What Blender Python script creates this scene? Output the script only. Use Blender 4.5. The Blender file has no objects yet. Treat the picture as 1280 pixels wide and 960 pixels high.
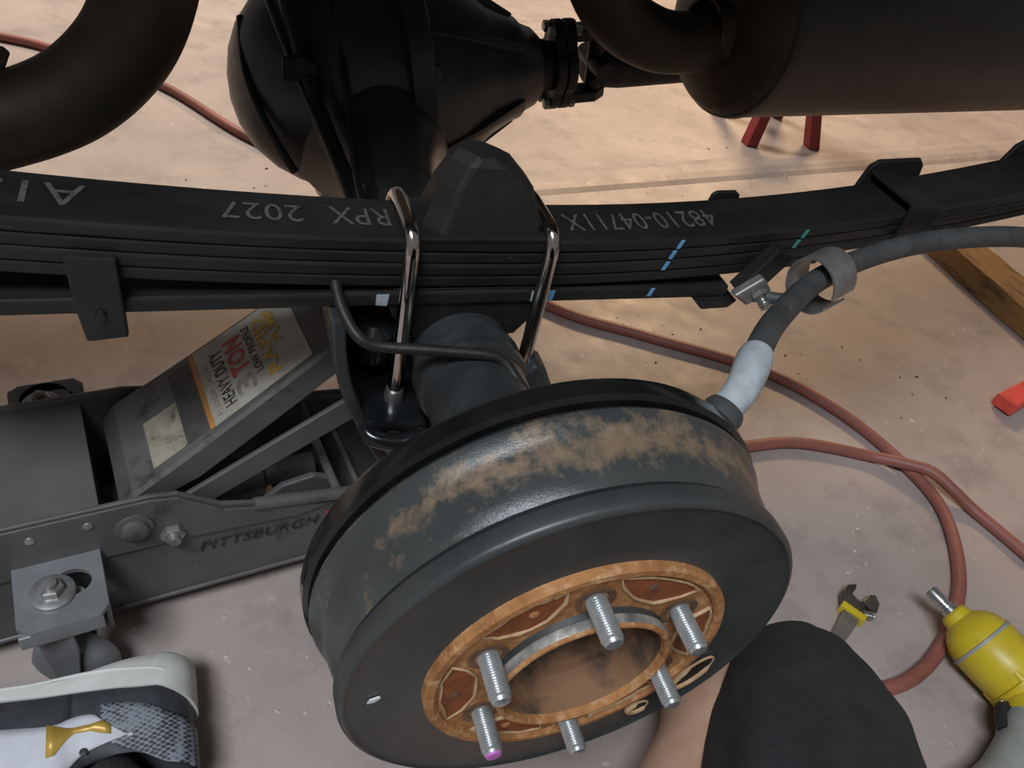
import bpy, bmesh, math, random
from mathutils import Vector, Matrix, noise as mnoise
random.seed(7)
scene = bpy.context.scene
COL = scene.collection
V = Vector
PI = math.pi

# ------------------------------------------------------------------ camera
cam_data = bpy.data.cameras.new('camera')
cam = bpy.data.objects.new('camera', cam_data)
COL.objects.link(cam)
cam_data.sensor_width = 36.0
cam_data.lens = 1000.0 / 1280.0 * 36.0
cam_data.clip_start = 0.02
CAM_ROT = Matrix(((0.93776, 0.06009, -0.34204), (-0.29130, 0.67234, -0.68052), (0.18908, 0.73780, 0.64800)))
cam.matrix_world = Matrix.Translation((-0.19786, -0.21266, 0.81035)) @ CAM_ROT.to_4x4()
scene.camera = cam

# ------------------------------------------------------------------ world, lights, exposure
world = bpy.data.worlds.new('garage_ambient')
scene.world = world
world.use_nodes = True
world.node_tree.nodes['Background'].inputs[0].default_value = (1.0, 0.95, 0.92, 1)
world.node_tree.nodes['Background'].inputs[1].default_value = 0.14


def area_light(name, loc, target, size, size_y, power, color):
    ld = bpy.data.lights.new(name, 'AREA')
    ld.shape = 'RECTANGLE'
    ld.size, ld.size_y = size, size_y
    ld.energy, ld.color = power, color
    o = bpy.data.objects.new(name, ld)
    COL.objects.link(o)
    o.location = loc
    o.rotation_euler = (V(target) - V(loc)).to_track_quat('-Z', 'Y').to_euler()
    return o


# ceiling lamps of the garage, all above and outside the frame: warm ones behind the truck (shadows fall
# towards the photographer and to the left there), a cool one over the photographer's side (short shadows to the right)
area_light('ceiling_lamp_back_right_offscreen', (2.6, 3.9, 2.7), (0.7, 1.0, 0.0), 0.9, 0.5, 96, (1.0, 0.68, 0.38))
area_light('ceiling_lamp_back_offscreen', (-0.5, 3.1, 2.75), (0.0, 1.7, 0.0), 1.4, 0.5, 88, (1.0, 0.91, 0.80))

area_light('ceiling_lamp_front_left_offscreen', (-1.1, -1.05, 3.0), (-0.1, 0.1, 0.0), 1.3, 0.5, 72, (0.86, 0.93, 1.0))

vs = scene.view_settings
vs.view_transform = 'Standard'
vs.look = 'None'
vs.exposure = 0.2
vs.gamma = 1.0
vs.use_curve_mapping = False

# ------------------------------------------------------------------ materials
MATS = {}


def mat(name, base, rough=0.5, metal=0.0, second=None, scale=25.0, lo=0.4, hi=0.65, bump=0.0, bscale=120.0,
        third=None, tscale=60.0, tlo=0.6, thi=0.7, spec=0.5, stretch=None, rough2=None):
    m = bpy.data.materials.new(name)
    m.use_nodes = True
    nt = m.node_tree
    N, L = nt.nodes, nt.links
    bs = N['Principled BSDF']
    bs.inputs['Roughness'].default_value = rough
    bs.inputs['Metallic'].default_value = metal
    bs.inputs['Specular IOR Level'].default_value = spec
    tc = N.new('ShaderNodeTexCoord')
    mp = N.new('ShaderNodeMapping')
    L.new(tc.outputs['Object'], mp.inputs[0])
    if stretch:
        mp.inputs['Scale'].default_value = stretch
    if second is None:
        second = tuple(min(1, c * 0.72) for c in base)
    nz = N.new('ShaderNodeTexNoise')
    nz.inputs['Scale'].default_value = scale
    nz.inputs['Detail'].default_value = 6
    nz.inputs['Roughness'].default_value = 0.62
    L.new(mp.outputs[0], nz.inputs['Vector'])
    rp = N.new('ShaderNodeValToRGB')
    rp.color_ramp.elements[0].position = lo
    rp.color_ramp.elements[1].position = hi
    rp.color_ramp.elements[0].color = (*base, 1)
    rp.color_ramp.elements[1].color = (*second, 1)
    L.new(nz.outputs['Fac'], rp.inputs[0])
    out = rp.outputs[0]
    if third is not None:
        n2 = N.new('ShaderNodeTexNoise')
        n2.inputs['Scale'].default_value = tscale
        n2.inputs['Detail'].default_value = 8
        n2.inputs['Roughness'].default_value = 0.7
        L.new(mp.outputs[0], n2.inputs['Vector'])
        r2 = N.new('ShaderNodeValToRGB')
        r2.color_ramp.elements[0].position = tlo
        r2.color_ramp.elements[1].position = thi
        L.new(n2.outputs['Fac'], r2.inputs[0])
        mx = N.new('ShaderNodeMix')
        mx.data_type = 'RGBA'
        L.new(r2.outputs[0], mx.inputs[0])
        L.new(out, mx.inputs[6])
        mx.inputs[7].default_value = (*third, 1)
        out = mx.outputs[2]
        if rough2 is not None:
            mr = N.new('ShaderNodeMix')
            L.new(r2.outputs[0], mr.inputs[0])
            mr.inputs[2].default_value = rough
            mr.inputs[3].default_value = rough2
            L.new(mr.outputs[0], bs.inputs['Roughness'])
    L.new(out, bs.inputs['Base Color'])
    if bump:
        bn = N.new('ShaderNodeTexNoise')
        bn.inputs['Scale'].default_value = bscale
        bn.inputs['Detail'].default_value = 5
        L.new(mp.outputs[0], bn.inputs['Vector'])
        bp = N.new('ShaderNodeBump')
        bp.inputs['Strength'].default_value = bump
        bp.inputs['Distance'].default_value = 0.004
        L.new(bn.outputs['Fac'], bp.inputs['Height'])
        L.new(bp.outputs[0], bs.inputs['Normal'])
    MATS[name] = m
    return m


mat('leaf_steel', (0.012, 0.0115, 0.011), 0.45, 0.0, (0.019, 0.018, 0.0175), 30, bump=0.08, spec=0.4, third=(0.06, 0.058, 0.055), tscale=90, tlo=0.62, thi=0.78, stretch=(0.4, 1, 1))
mat('black_paint', (0.012, 0.012, 0.012), 0.4, 0, (0.018, 0.018, 0.018), 30, bump=0.05, spec=0.4, third=(0.05, 0.045, 0.04), tscale=70, tlo=0.66, thi=0.8)
mat('gloss_black', (0.006, 0.007, 0.008), 0.16, 0, (0.012, 0.013, 0.014), 30)
mat('dusty_black', (0.014, 0.013, 0.012), 0.5, 0, (0.022, 0.02, 0.018), 18, bump=0.12, third=(0.06, 0.048, 0.038), tscale=40, tlo=0.62, thi=0.8, spec=0.4)
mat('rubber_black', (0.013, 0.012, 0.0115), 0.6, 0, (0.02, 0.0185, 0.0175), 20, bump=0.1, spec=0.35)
mat('axle_paint', (0.026, 0.028, 0.029), 0.36, 0, (0.042, 0.045, 0.046), 30, bump=0.1, third=(0.15, 0.16, 0.16), tscale=140, tlo=0.66, thi=0.76)
mat('exhaust_steel', (0.030, 0.024, 0.018), 0.55, 0.5, (0.06, 0.044, 0.024), 9, bump=0.06, bscale=60)
mat('cap_steel', (0.10, 0.075, 0.042), 0.5, 0.4, (0.05, 0.036, 0.024), 12, bump=0.08, bscale=50)
mat('muffler_steel', (0.035, 0.031, 0.026), 0.5, 0.35, (0.05, 0.042, 0.034), 10, bump=0.05, bscale=40)
mat('chrome', (0.62, 0.60, 0.57), 0.14, 1.0, (0.5, 0.46, 0.42), 35, third=(0.30, 0.2, 0.1), tscale=70, tlo=0.6, thi=0.75, rough2=0.4)
mat('zinc', (0.55, 0.55, 0.55), 0.3, 0.9, (0.42, 0.42, 0.42), 60)
mat('stud_steel', (0.55, 0.57, 0.58), 0.34, 0.75, (0.42, 0.44, 0.45), 90)
mat('drum_iron', (0.042, 0.046, 0.047), 0.40, 0.15, (0.06, 0.064, 0.063), 14, bump=0.1, bscale=60)
mat('drum_face', (0.008, 0.0072, 0.0064), 0.5, 0, (0.018, 0.016, 0.014), 20, bump=0.04, third=(0.035, 0.03, 0.026), tscale=12, tlo=0.6, thi=0.8)
mat('rust_light', (0.44, 0.20, 0.070), 0.8, 0, (0.30, 0.12, 0.040), 60, bump=0.4, third=(0.55, 0.33, 0.16), tscale=80, tlo=0.52, thi=0.66)
mat('rust_red', (0.28, 0.075, 0.018), 0.85, 0, (0.17, 0.05, 0.016), 70, bump=0.3)
mat('rust_tan', (0.55, 0.38, 0.22), 0.7, 0.1, (0.42, 0.24, 0.12), 60, bump=0.2)
mat('worn_iron', (0.38, 0.36, 0.33), 0.5, 0.3, (0.16, 0.15, 0.14), 40, 0.45, 0.6, bump=0.2)
mat('rust_dark', (0.10, 0.06, 0.04), 0.7, 0.1, (0.24, 0.12, 0.06), 30, bump=0.2)
mat('bore_rust', (0.24, 0.125, 0.065), 0.8, 0, (0.06, 0.04, 0.03), 22, 0.45, 0.62, bump=0.2)
mat('magenta_paint', (0.62, 0.18, 0.60), 0.5)
mat('white_mark', (0.75, 0.76, 0.78), 0.5)
mat('stencil_paint', (0.10, 0.095, 0.09), 0.7, 0, (0.05, 0.05, 0.05), 260, 0.45, 0.6)
mat('blue_paint', (0.16, 0.42, 0.72), 0.5)
mat('teal_paint', (0.05, 0.28, 0.28), 0.5)
mat('cable_rubber', (0.040, 0.042, 0.043), 0.6, 0, (0.062, 0.064, 0.065), 40, bump=0.12, third=(0.14, 0.13, 0.12), tscale=50, tlo=0.6, thi=0.75)
mat('boot_grey', (0.42, 0.46, 0.49), 0.45, 0, (0.30, 0.33, 0.36), 50)
mat('clamp_steel', (0.30, 0.29, 0.28), 0.36, 0.6, (0.20, 0.19, 0.19), 40, third=(0.4, 0.26, 0.18), tscale=60, tlo=0.66, thi=0.76)
mat('jack_steel', (0.100, 0.098, 0.097), 0.45, 0.1, (0.13, 0.126, 0.122), 14, bump=0.05, third=(0.035, 0.033, 0.033), tscale=22, tlo=0.58, thi=0.72)
mat('jack_arm', (0.105, 0.100, 0.097), 0.5, 0.05, (0.13, 0.122, 0.116), 16, bump=0.04, third=(0.04, 0.032, 0.028), tscale=26, tlo=0.54, thi=0.66)
mat('jack_cover', (0.105, 0.100, 0.097), 0.5, 0.05, (0.13, 0.122, 0.116), 10, third=(0.08, 0.055, 0.045), tscale=14, tlo=0.66, thi=0.72)
mat('jack_dark', (0.02, 0.019, 0.018), 0.6, 0, (0.035, 0.032, 0.03), 20)
mat('caster_steel', (0.27, 0.28, 0.29), 0.4, 0.35, (0.22, 0.22, 0.23), 30, bump=0.05)
mat('jack_bolt', (0.42, 0.42, 0.42), 0.4, 0.7, (0.28, 0.27, 0.26), 80)
mat('sticker_white', (0.50, 0.46, 0.40), 0.5, 0, (0.40, 0.36, 0.30), 40, third=(0.22, 0.17, 0.13), tscale=45, tlo=0.62, thi=0.72)
mat('sticker_cream', (0.36, 0.33, 0.25), 0.5, 0, (0.26, 0.23, 0.18), 60, third=(0.10, 0.08, 0.07), tscale=50, tlo=0.58, thi=0.66)
mat('sticker_dark', (0.06, 0.056, 0.055), 0.5, 0, (0.09, 0.08, 0.075), 60)
mat('sticker_orange', (0.62, 0.26, 0.07), 0.5)
mat('print_black', (0.02, 0.018, 0.018), 0.6, 0, (0.10, 0.085, 0.07), 120, 0.5, 0.7)
mat('print_red', (0.55, 0.055, 0.06), 0.5, 0, (0.45, 0.10, 0.09), 90)
mat('print_yellow', (0.70, 0.42, 0.04), 0.5, 0, (0.45, 0.26, 0.05), 90)
mat('hose_rubber', (0.33, 0.115, 0.09), 0.5, 0, (0.25, 0.085, 0.065), 8, bump=0.05, third=(0.20, 0.12, 0.10), tscale=14, tlo=0.56, thi=0.7)
mat('tool_yellow', (0.66, 0.50, 0.025), 0.38, 0, (0.56, 0.41, 0.02), 18, third=(0.35, 0.28, 0.06), tscale=30, tlo=0.66, thi=0.76)
mat('tool_grey', (0.36, 0.37, 0.35), 0.5, 0, (0.27, 0.28, 0.27), 20)
mat('tool_black', (0.02, 0.02, 0.022), 0.45)
mat('wrench_steel', (0.20, 0.17, 0.14), 0.35, 0.8, (0.10, 0.085, 0.07), 40)
mat('wrench_handle', (0.20, 0.175, 0.15), 0.45, 0.4, (0.26, 0.23, 0.2), 40)
mat('skin', (0.56, 0.34, 0.24), 0.5, 0, (0.50, 0.28, 0.19), 22, bump=0.05)
mat('shorts_cloth', (0.022, 0.022, 0.024), 0.85, 0, (0.03, 0.03, 0.032), 60, bump=0.3, bscale=500)
mat('sock_knit', (0.02, 0.021, 0.021), 0.9, 0, (0.035, 0.036, 0.035), 160, bump=0.4, bscale=400)
mat('shoe_white', (0.62, 0.63, 0.68), 0.55, 0, (0.52, 0.53, 0.58), 20, bump=0.05)
mat('shoe_sole', (0.70, 0.69, 0.66), 0.6, 0, (0.60, 0.585, 0.55), 22, third=(0.42, 0.38, 0.33), tscale=30, tlo=0.64, thi=0.78)
mat('shoe_dark', (0.035, 0.037, 0.043), 0.6, 0, (0.05, 0.052, 0.06), 60, bump=0.1)
mat('shoe_gold', (0.62, 0.40, 0.09), 0.4, 0.2, (0.5, 0.32, 0.06), 60)
mat('lace_olive', (0.28, 0.24, 0.10), 0.8, 0, (0.2, 0.17, 0.08), 300, bump=0.4, bscale=600)
mat('stand_red', (0.28, 0.03, 0.03), 0.5, 0.1, (0.22, 0.026, 0.026), 20)
mat('timber', (0.30, 0.16, 0.05), 0.75, 0, (0.22, 0.12, 0.045), 7, bump=0.3, bscale=40, third=(0.09, 0.055, 0.03), tscale=16, tlo=0.5, thi=0.66, stretch=(3, 0.5, 3))
mat('red_plastic', (0.75, 0.085, 0.06), 0.4)
mat('green_bolt', (0.34, 0.40, 0.32), 0.4, 0.5)
mat('dirt_clod', (0.10, 0.075, 0.055), 0.9)
mat('pale_chip', (0.62, 0.58, 0.52), 0.9)


def mesh_weave_material():
    m = mat('shoe_mesh', (0.05, 0.053, 0.062), 0.6)
    nt = m.node_tree
    N, L = nt.nodes, nt.links
    bs = N['Principled BSDF']
    tc = N.new('ShaderNodeTexCoord')
    mp = N.new('ShaderNodeMapping')
    mp.inputs['Rotation'].default_value = (0, 0, 0.75)
    mp.inputs['Scale'].default_value = (210, 330, 120)
    L.new(tc.outputs['Object'], mp.inputs[0])
    vo = N.new('ShaderNodeTexVoronoi')
    vo.inputs['Scale'].default_value = 1.0
    vo.inputs['Randomness'].default_value = 0.25
    L.new(mp.outputs[0], vo.inputs['Vector'])
    rp = N.new('ShaderNodeValToRGB')
    rp.color_ramp.elements[0].position = 0.3
    rp.color_ramp.elements[1].position = 0.62
    rp.color_ramp.elements[0].color = (0.03, 0.032, 0.038, 1)
    rp.color_ramp.elements[1].color = (0.24, 0.26, 0.30, 1)
    L.new(vo.outputs['Distance'], rp.inputs[0])
    L.new(rp.outputs[0], bs.inputs['Base Color'])


mesh_weave_material()


def rust_drum_material():
    """drum wall: blue-grey iron, with flaking brown surface rust in its rear band"""
    m = mat('drum_wall', (0.050, 0.055, 0.056), 0.30, 0.2, (0.072, 0.076, 0.074), 16)
    nt = m.node_tree
    N, L = nt.nodes, nt.links
    bs = N['Principled BSDF']
    base_link = bs.inputs['Base Color'].links[0].from_socket
    tc = N.new('ShaderNodeTexCoord')
    sp = N.new('ShaderNodeSeparateXYZ')
    L.new(tc.outputs['Object'], sp.inputs[0])
    nz = N.new('ShaderNodeTexNoise')
    nz.inputs['Scale'].default_value = 55
    nz.inputs['Detail'].default_value = 9
    nz.inputs['Roughness'].default_value = 0.72
    L.new(tc.outputs['Object'], nz.inputs['Vector'])
    def math_node(op, a, b):
        n = N.new('ShaderNodeMath')
        n.operation = op
        for i, q in enumerate((a, b)):
            if isinstance(q, (int, float)):
                n.inputs[i].default_value = q
            else:
                L.new(q, n.inputs[i])
        return n.outputs[0]
    # flaking rust in a middle-rear band, mostly round the crown of the drum, thin film along the rear lip
    band = math_node('ABSOLUTE', math_node('SUBTRACT', sp.outputs['Y'], 0.0015), 0)
    band = math_node('MULTIPLY', band, -13.0)
    crown = math_node('MULTIPLY', math_node('MINIMUM', math_node('SUBTRACT', sp.outputs['Z'], 0.125), 0.0), 2.6)
    off = math_node('MULTIPLY', math_node('ABSOLUTE', math_node('SUBTRACT', sp.outputs['X'], 0.01), 0), -0.75)
    bias = math_node('ADD', math_node('ADD', band, crown), math_node('ADD', off, 0.19))
    lip = math_node('MULTIPLY', math_node('GREATER_THAN', sp.outputs['Y'], 0.0185), 0.10)
    ad_s = math_node('ADD', nz.outputs['Fac'], math_node('MAXIMUM', bias, math_node('SUBTRACT', lip, 0.12)))
    rp = N.new('ShaderNodeValToRGB')
    rp.color_ramp.elements[0].position = 0.46
    rp.color_ramp.elements[1].position = 0.66
    L.new(ad_s, rp.inputs[0])
    mx = N.new('ShaderNodeMix')
    mx.data_type = 'RGBA'
    L.new(rp.outputs[0], mx.inputs[0])
    L.new(base_link, mx.inputs[6])
    mx.inputs[7].default_value = (0.25, 0.175, 0.115, 1)
    L.new(mx.outputs[2], bs.inputs['Base Color'])
    ro = N.new('ShaderNodeMix')
    L.new(rp.outputs[0], ro.inputs[0])
    ro.inputs[2].default_value = 0.25
    ro.inputs[3].default_value = 0.42
    L.new(ro.outputs[0], bs.inputs['Roughness'])
    bp = N.new('ShaderNodeBump')
    bp.inputs['Strength'].default_value = 0.25
    bp.inputs['Distance'].default_value = 0.003
    L.new(ad_s, bp.inputs['Height'])
    L.new(bp.outputs[0], bs.inputs['Normal'])


rust_drum_material()


def floor_material():
    m = bpy.data.materials.new('sealed_concrete')
    m.use_nodes = True
    nt = m.node_tree
    N, L = nt.nodes, nt.links
    bs = N['Principled BSDF']
    tc = N.new('ShaderNodeTexCoord')

    def noise(scale, detail=8, rough=0.6):
        n = N.new('ShaderNodeTexNoise')
        n.inputs['Scale'].default_value = scale
        n.inputs['Detail'].default_value = detail
        n.inputs['Roughness'].default_value = rough
        L.new(tc.outputs['Object'], n.inputs['Vector'])
        return n.outputs['Fac']

    def ramp(s, a, b, ca, cb):
        r = N.new('ShaderNodeValToRGB')
        r.color_ramp.elements[0].position = a
        r.color_ramp.elements[1].position = b
        r.color_ramp.elements[0].color = (*ca, 1)
        r.color_ramp.elements[1].color = (*cb, 1)
        L.new(s, r.inputs[0])
        return r.outputs[0]

    def mix(f, a, col):
        x = N.new('ShaderNodeMix')
        x.data_type = 'RGBA'
        L.new(f, x.inputs[0])
        L.new(a, x.inputs[6])
        x.inputs[7].default_value = (*col, 1)
        return x.outputs[2]
    c = ramp(noise(3.2), 0.35, 0.65, (0.37, 0.305, 0.285), (0.48, 0.40, 0.365))
    c = mix(ramp(noise(9, 9, 0.7), 0.50, 0.72, (0, 0, 0), (0.8, 0.8, 0.8)), c, (0.25, 0.21, 0.20))
    c = mix(ramp(noise(38, 6, 0.7), 0.66, 0.74, (0, 0, 0), (0.7, 0.7, 0.7)), c, (0.22, 0.18, 0.16))
    c = mix(ramp(noise(55, 4, 0.5), 0.68, 0.73, (0, 0, 0), (0.7, 0.7, 0.7)), c, (0.62, 0.56, 0.5))
    c = mix(ramp(noise(1.7, 10, 0.68), 0.52, 0.70, (0, 0, 0), (0.6, 0.6, 0.6)), c, (0.33, 0.285, 0.27))
    c = mix(ramp(noise(110, 3, 0.5), 0.70, 0.76, (0, 0, 0), (0.6, 0.6, 0.6)), c, (0.20, 0.165, 0.15))
    L.new(c, bs.inputs['Base Color'])
    L.new(ramp(noise(14, 6), 0.3, 0.7, (0.42, 0.42, 0.42), (0.60, 0.60, 0.60)), bs.inputs['Roughness'])
    bp = N.new('ShaderNodeBump')
    bp.inputs['Strength'].default_value = 0.12
    bp.inputs['Distance'].default_value = 0.004
    L.new(noise(60, 8, 0.65), bp.inputs['Height'])
    L.new(bp.outputs[0], bs.inputs['Normal'])
    MATS['sealed_concrete'] = m


floor_material()
mat('threshold_concrete', (0.56, 0.48, 0.40), 0.5, 0, (0.48, 0.40, 0.33), 6, bump=0.1, third=(0.40, 0.32, 0.26), tscale=20, tlo=0.6, thi=0.75)

# ------------------------------------------------------------------ mesh helpers
WL = {}       # world location of every linked object (no object is rotated or scaled)


def link(name, mesh_verts, faces, material, parent=None, smooth=False, origin=None, mats=None, fmat=None, autos=None):
    vs_ = [V(v) for v in mesh_verts]
    if origin is None:
        mn = [min(v[i] for v in vs_) for i in range(3)]
        mx = [max(v[i] for v in vs_) for i in range(3)]
        origin = V([(a + b) / 2 for a, b in zip(mn, mx)])
    origin = V(origin)
    me = bpy.data.meshes.new(name)
    me.from_pydata([v - origin for v in vs_], [], faces)
    bm = bmesh.new()
    bm.from_mesh(me)
    bmesh.ops.recalc_face_normals(bm, faces=bm.faces)
    bm.to_mesh(me)
    bm.free()
    if mats:
        for k in mats:
            me.materials.append(MATS[k])
        for i, p in enumerate(me.polygons):
            p.material_index = fmat[i]
    else:
        me.materials.append(MATS[material])
    o = bpy.data.objects.new(name, me)
    COL.objects.link(o)
    if smooth:
        for p in me.polygons:
            p.use_smooth = True
        if autos:
            me.set_sharp_from_angle(angle=math.radians(autos))
    WL[o.name] = origin
    if parent:
        o.parent = parent
        o.location = origin - WL[parent.name]
    else:
        o.location = origin
    return o


def thing(name, label, cat, loc, group=None):
    o = bpy.data.objects.new(name, None)
    COL.objects.link(o)
    o.empty_display_size = 0.05
    o.location = loc
    WL[o.name] = V(loc)
    return tag(o, label, cat, group)


def tag(o, label=None, cat=None, group=None, kind=None):
    if label:
        o['label'] = label
    if cat:
        o['category'] = cat
    if group:
        o['group'] = group
    if kind:
        o['kind'] = kind
    return o


def bevel(o, w=0.002, seg=2):
    b = o.modifiers.new('bevel', 'BEVEL')
    b.width = w
    b.segments = seg
    b.limit_method = 'ANGLE'
    b.angle_limit = math.radians(40)
    return o


def frame_from(d, up=V((0, 0, 1))):
    """three axes: a along d, b and c across it"""
    a = V(d).normalized()
    b = up.cross(a)
    if b.length < 1e-4:
        b = V((1, 0, 0))
    b.normalize()
    c = a.cross(b)
    return a, b, c


def smooth_path(pts, n=8, rad=None):
    P = [V(p) for p in pts]
    out, rr = [], []
    for i in range(len(P) - 1):
        p0 = P[i - 1] if i else P[0] * 2 - P[1]
        p1, p2 = P[i], P[i + 1]
        p3 = P[i + 2] if i + 2 < len(P) else P[-1] * 2 - P[-2]
        for k in range(n):
            t = k / n
            out.append(0.5 * ((2 * p1) + (p2 - p0) * t + (2 * p0 - 5 * p1 + 4 * p2 - p3) * t * t + (3 * p1 - p0 - 3 * p2 + p3) * t ** 3))
            if rad:
                s = t * t * (3 - 2 * t)
                rr.append(rad[i] * (1 - s) + rad[i + 1] * s)
    out.append(P[-1])
    if rad:
        rr.append(rad[-1])
        return out, rr
    return out


def sweep(path, rad, seg=14, flat=1.0, cap=True, disp=None, up=V((0, 0, 1))):
    """tube along path; rad number or list; returns verts, faces"""
    n = len(path)
    if not isinstance(rad, (list, tuple)):
        rad = [rad] * n
    verts, faces = [], []
    tang = []
    for i in range(n):
        tang.append((path[min(i + 1, n - 1)] - path[max(i - 1, 0)]).normalized())
    a, b, c = frame_from(tang[0], up)
    for i in range(n):
        t = tang[i]
        b = (b - t * b.dot(t)).normalized()
        c = t.cross(b)
        for k in range(seg):
            an = 2 * PI * k / seg
            r = rad[i]
            d = b * math.cos(an) + c * math.sin(an) * flat
            if disp:
                r *= disp(i / (n - 1), an, path[i] + d * r)
            verts.append(path[i] + d * r)
    for i in range(n - 1):
        for k in range(seg):
            k2 = (k + 1) % seg
            faces.append((i * seg + k, i * seg + k2, (i + 1) * seg + k2, (i + 1) * seg + k))
    if cap:
        faces.append(tuple(range(seg)))
        faces.append(tuple((n - 1) * seg + k for k in range(seg)))
    return verts, faces


def tube(name, pts, rad, material, parent=None, n=8, seg=14, cap=True, straight=False, **kw):
    path = [V(p) for p in pts] if straight else smooth_path(pts, n)
    v, f = sweep(path, rad, seg, cap=cap)
    return link(name, v, f, material, parent, True, autos=50, **kw)


def lathe_vf(profile, center, axis, seg=64, a0=0.0, a1=2 * PI):
    """profile: (along, radius) list; axis: direction of 'along'"""
    a, b, c = frame_from(axis, V((0, 0, 1)) if abs(V(axis).normalized().z) < 0.9 else V((0, 1, 0)))
    C0 = V(center)
    verts, faces = [], []
    full = abs(a1 - a0 - 2 * PI) < 1e-6
    m = seg if full else seg + 1
    for (h, r) in profile:
        for k in range(m):
            an = a0 + (a1 - a0) * k / seg
            verts.append(C0 + a * h + (b * math.cos(an) + c * math.sin(an)) * r)
    for i in range(len(profile) - 1):
        for k in range(seg):
            k2 = (k + 1) % m
            faces.append((i * m + k, i * m + k2, (i + 1) * m + k2, (i + 1) * m + k))
    return verts, faces


def lathe(name, profile, center, axis, material, parent=None, seg=64, autos=35, **kw):
    v, f = lathe_vf(profile, center, axis, seg, **kw)
    o = link(name, v, f, material, parent, True, autos=autos)
    bm = bmesh.new()
    bm.from_mesh(o.data)
    bmesh.ops.remove_doubles(bm, verts=bm.verts, dist=1e-6)
    bmesh.ops.recalc_face_normals(bm, faces=bm.faces)
    bm.to_mesh(o.data)
    bm.free()
    return o


def prism_vf(outline, o, u, v, w, t):
    """outline in (u,v) plane at origin o, extruded by t along w"""
    o, u, v, w = V(o), V(u), V(v), V(w)
    n = len(outline)
    verts = [o + u * p[0] + v * p[1] for p in outline] + [o + u * p[0] + v * p[1] + w * t for p in outline]
    faces = [tuple(range(n)), tuple(range(n, 2 * n))] + [(i, (i + 1) % n, n + (i + 1) % n, n + i) for i in range(n)]
    return verts, faces


def prism(name, outline, o, u, v, w, t, material, parent=None, bev=0.0015, **kw):
    ve, fa = prism_vf(outline, o, u, v, w, t)
    ob = link(name, ve, fa, material, parent, **kw)
    if bev:
        bevel(ob, bev)
    return ob


X, Y, Z = V((1, 0, 0)), V((0, 1, 0)), V((0, 0, 1))


def box(name, lo, hi, material, parent=None, bev=0.0015, u=X, v=Y, w=Z, o=(0, 0, 0)):
    out = [(lo[0], lo[1]), (hi[0], lo[1]), (hi[0], hi[1]), (lo[0], hi[1])]
    return prism(name, out, V(o) + w * lo[2], u, v, w, hi[2] - lo[2], material, parent, bev)


def hexnut(name, c, axis, r, h, material, parent=None, washer=0.0):
    prof = [(0, 0), (0, r * 0.93), (h * 0.1, r), (h * 0.85, r), (h, r * 0.85), (h, 0)]
    v, f = lathe_vf(prof, c, axis, 6)
    if washer:
        v2, f2 = lathe_vf([(-0.0025, 0), (-0.0025, washer), (0, washer), (0, 0)], c, axis, 24)
        n = len(v)
        v += v2
        f += [tuple(i + n for i in q) for q in f2]
    return link(name, v, f, material, parent)


def text_mesh(body, shear=0.0, bold=0.0):
    cu = bpy.data.curves.new('lettering', 'FONT')
    cu.body = body
    cu.size = 1.0
    cu.shear = shear
    cu.offset = bold
    cu.resolution_u = 3
    cu.space_character = 1.05
    ob = bpy.data.objects.new('lettering', cu)
    COL.objects.link(ob)
    bpy.context.view_layer.update()
    me = bpy.data.meshes.new_from_object(ob.evaluated_get(bpy.context.evaluated_depsgraph_get()))
    vs_ = [v.co.copy() for v in me.vertices]
    fs = [tuple(p.vertices) for p in me.polygons]
    bpy.data.objects.remove(ob)
    bpy.data.curves.remove(cu)
    bpy.data.meshes.remove(me)
    x0, x1 = min(v.x for v in vs_), max(v.x for v in vs_)
    y0, y1 = min(v.y for v in vs_), max(v.y for v in vs_)
    return [((v.x - x0) / (x1 - x0), (v.y - y0) / (y1 - y0)) for v in vs_], fs


def lettering(body, mapf, material, parent, shear=0.0, name='lettering', bold=0.0):
    """mapf maps (0..1 along reading direction, 0..1 up) to a world point on the surface"""
    uv, fs = text_mesh(body, shear, bold)
    me_v = [mapf(a, b) for a, b in uv]
    o = link(name, me_v, fs, material, parent)
    return o


# ------------------------------------------------------------------ the setting
fl = link('floor', [(-6, -4, 0), (6, -4, 0), (6, 8, 0), (-6, 8, 0), (-6, -4, -0.1), (6, -4, -0.1), (6, 8, -0.1), (-6, 8, -0.1)],
          [(0, 1, 2, 3), (4, 5, 6, 7), (0, 1, 5, 4), (1, 2, 6, 5), (2, 3, 7, 6), (3, 0, 4, 7)], 'sealed_concrete', origin=(0, 0, 0))
tag(fl, 'pinkish grey sealed concrete garage floor with stains and scuffs', None, kind='structure')
ru = V((0.985, 0.172, 0)).normalized()
rv = V((-ru.y, ru.x, 0))
rp = [(-0.055, 0.0), (-0.04, 0.006), (-0.018, 0.010), (0.018, 0.010), (0.04, 0.006), (0.055, 0.0)]
tr = prism('trim_1', rp, V((0.35, 1.255, 0)), rv, Z, ru, 3.2, 'sealed_concrete', bev=0)
tag(tr, 'low pale raised ridge crossing the concrete floor behind the spring', None, kind='structure')

AX = 0.37      # axle centre height


def circ_pt(r, ang, y):
    return V((r * math.cos(ang), y, AX + r * math.sin(ang)))


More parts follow.
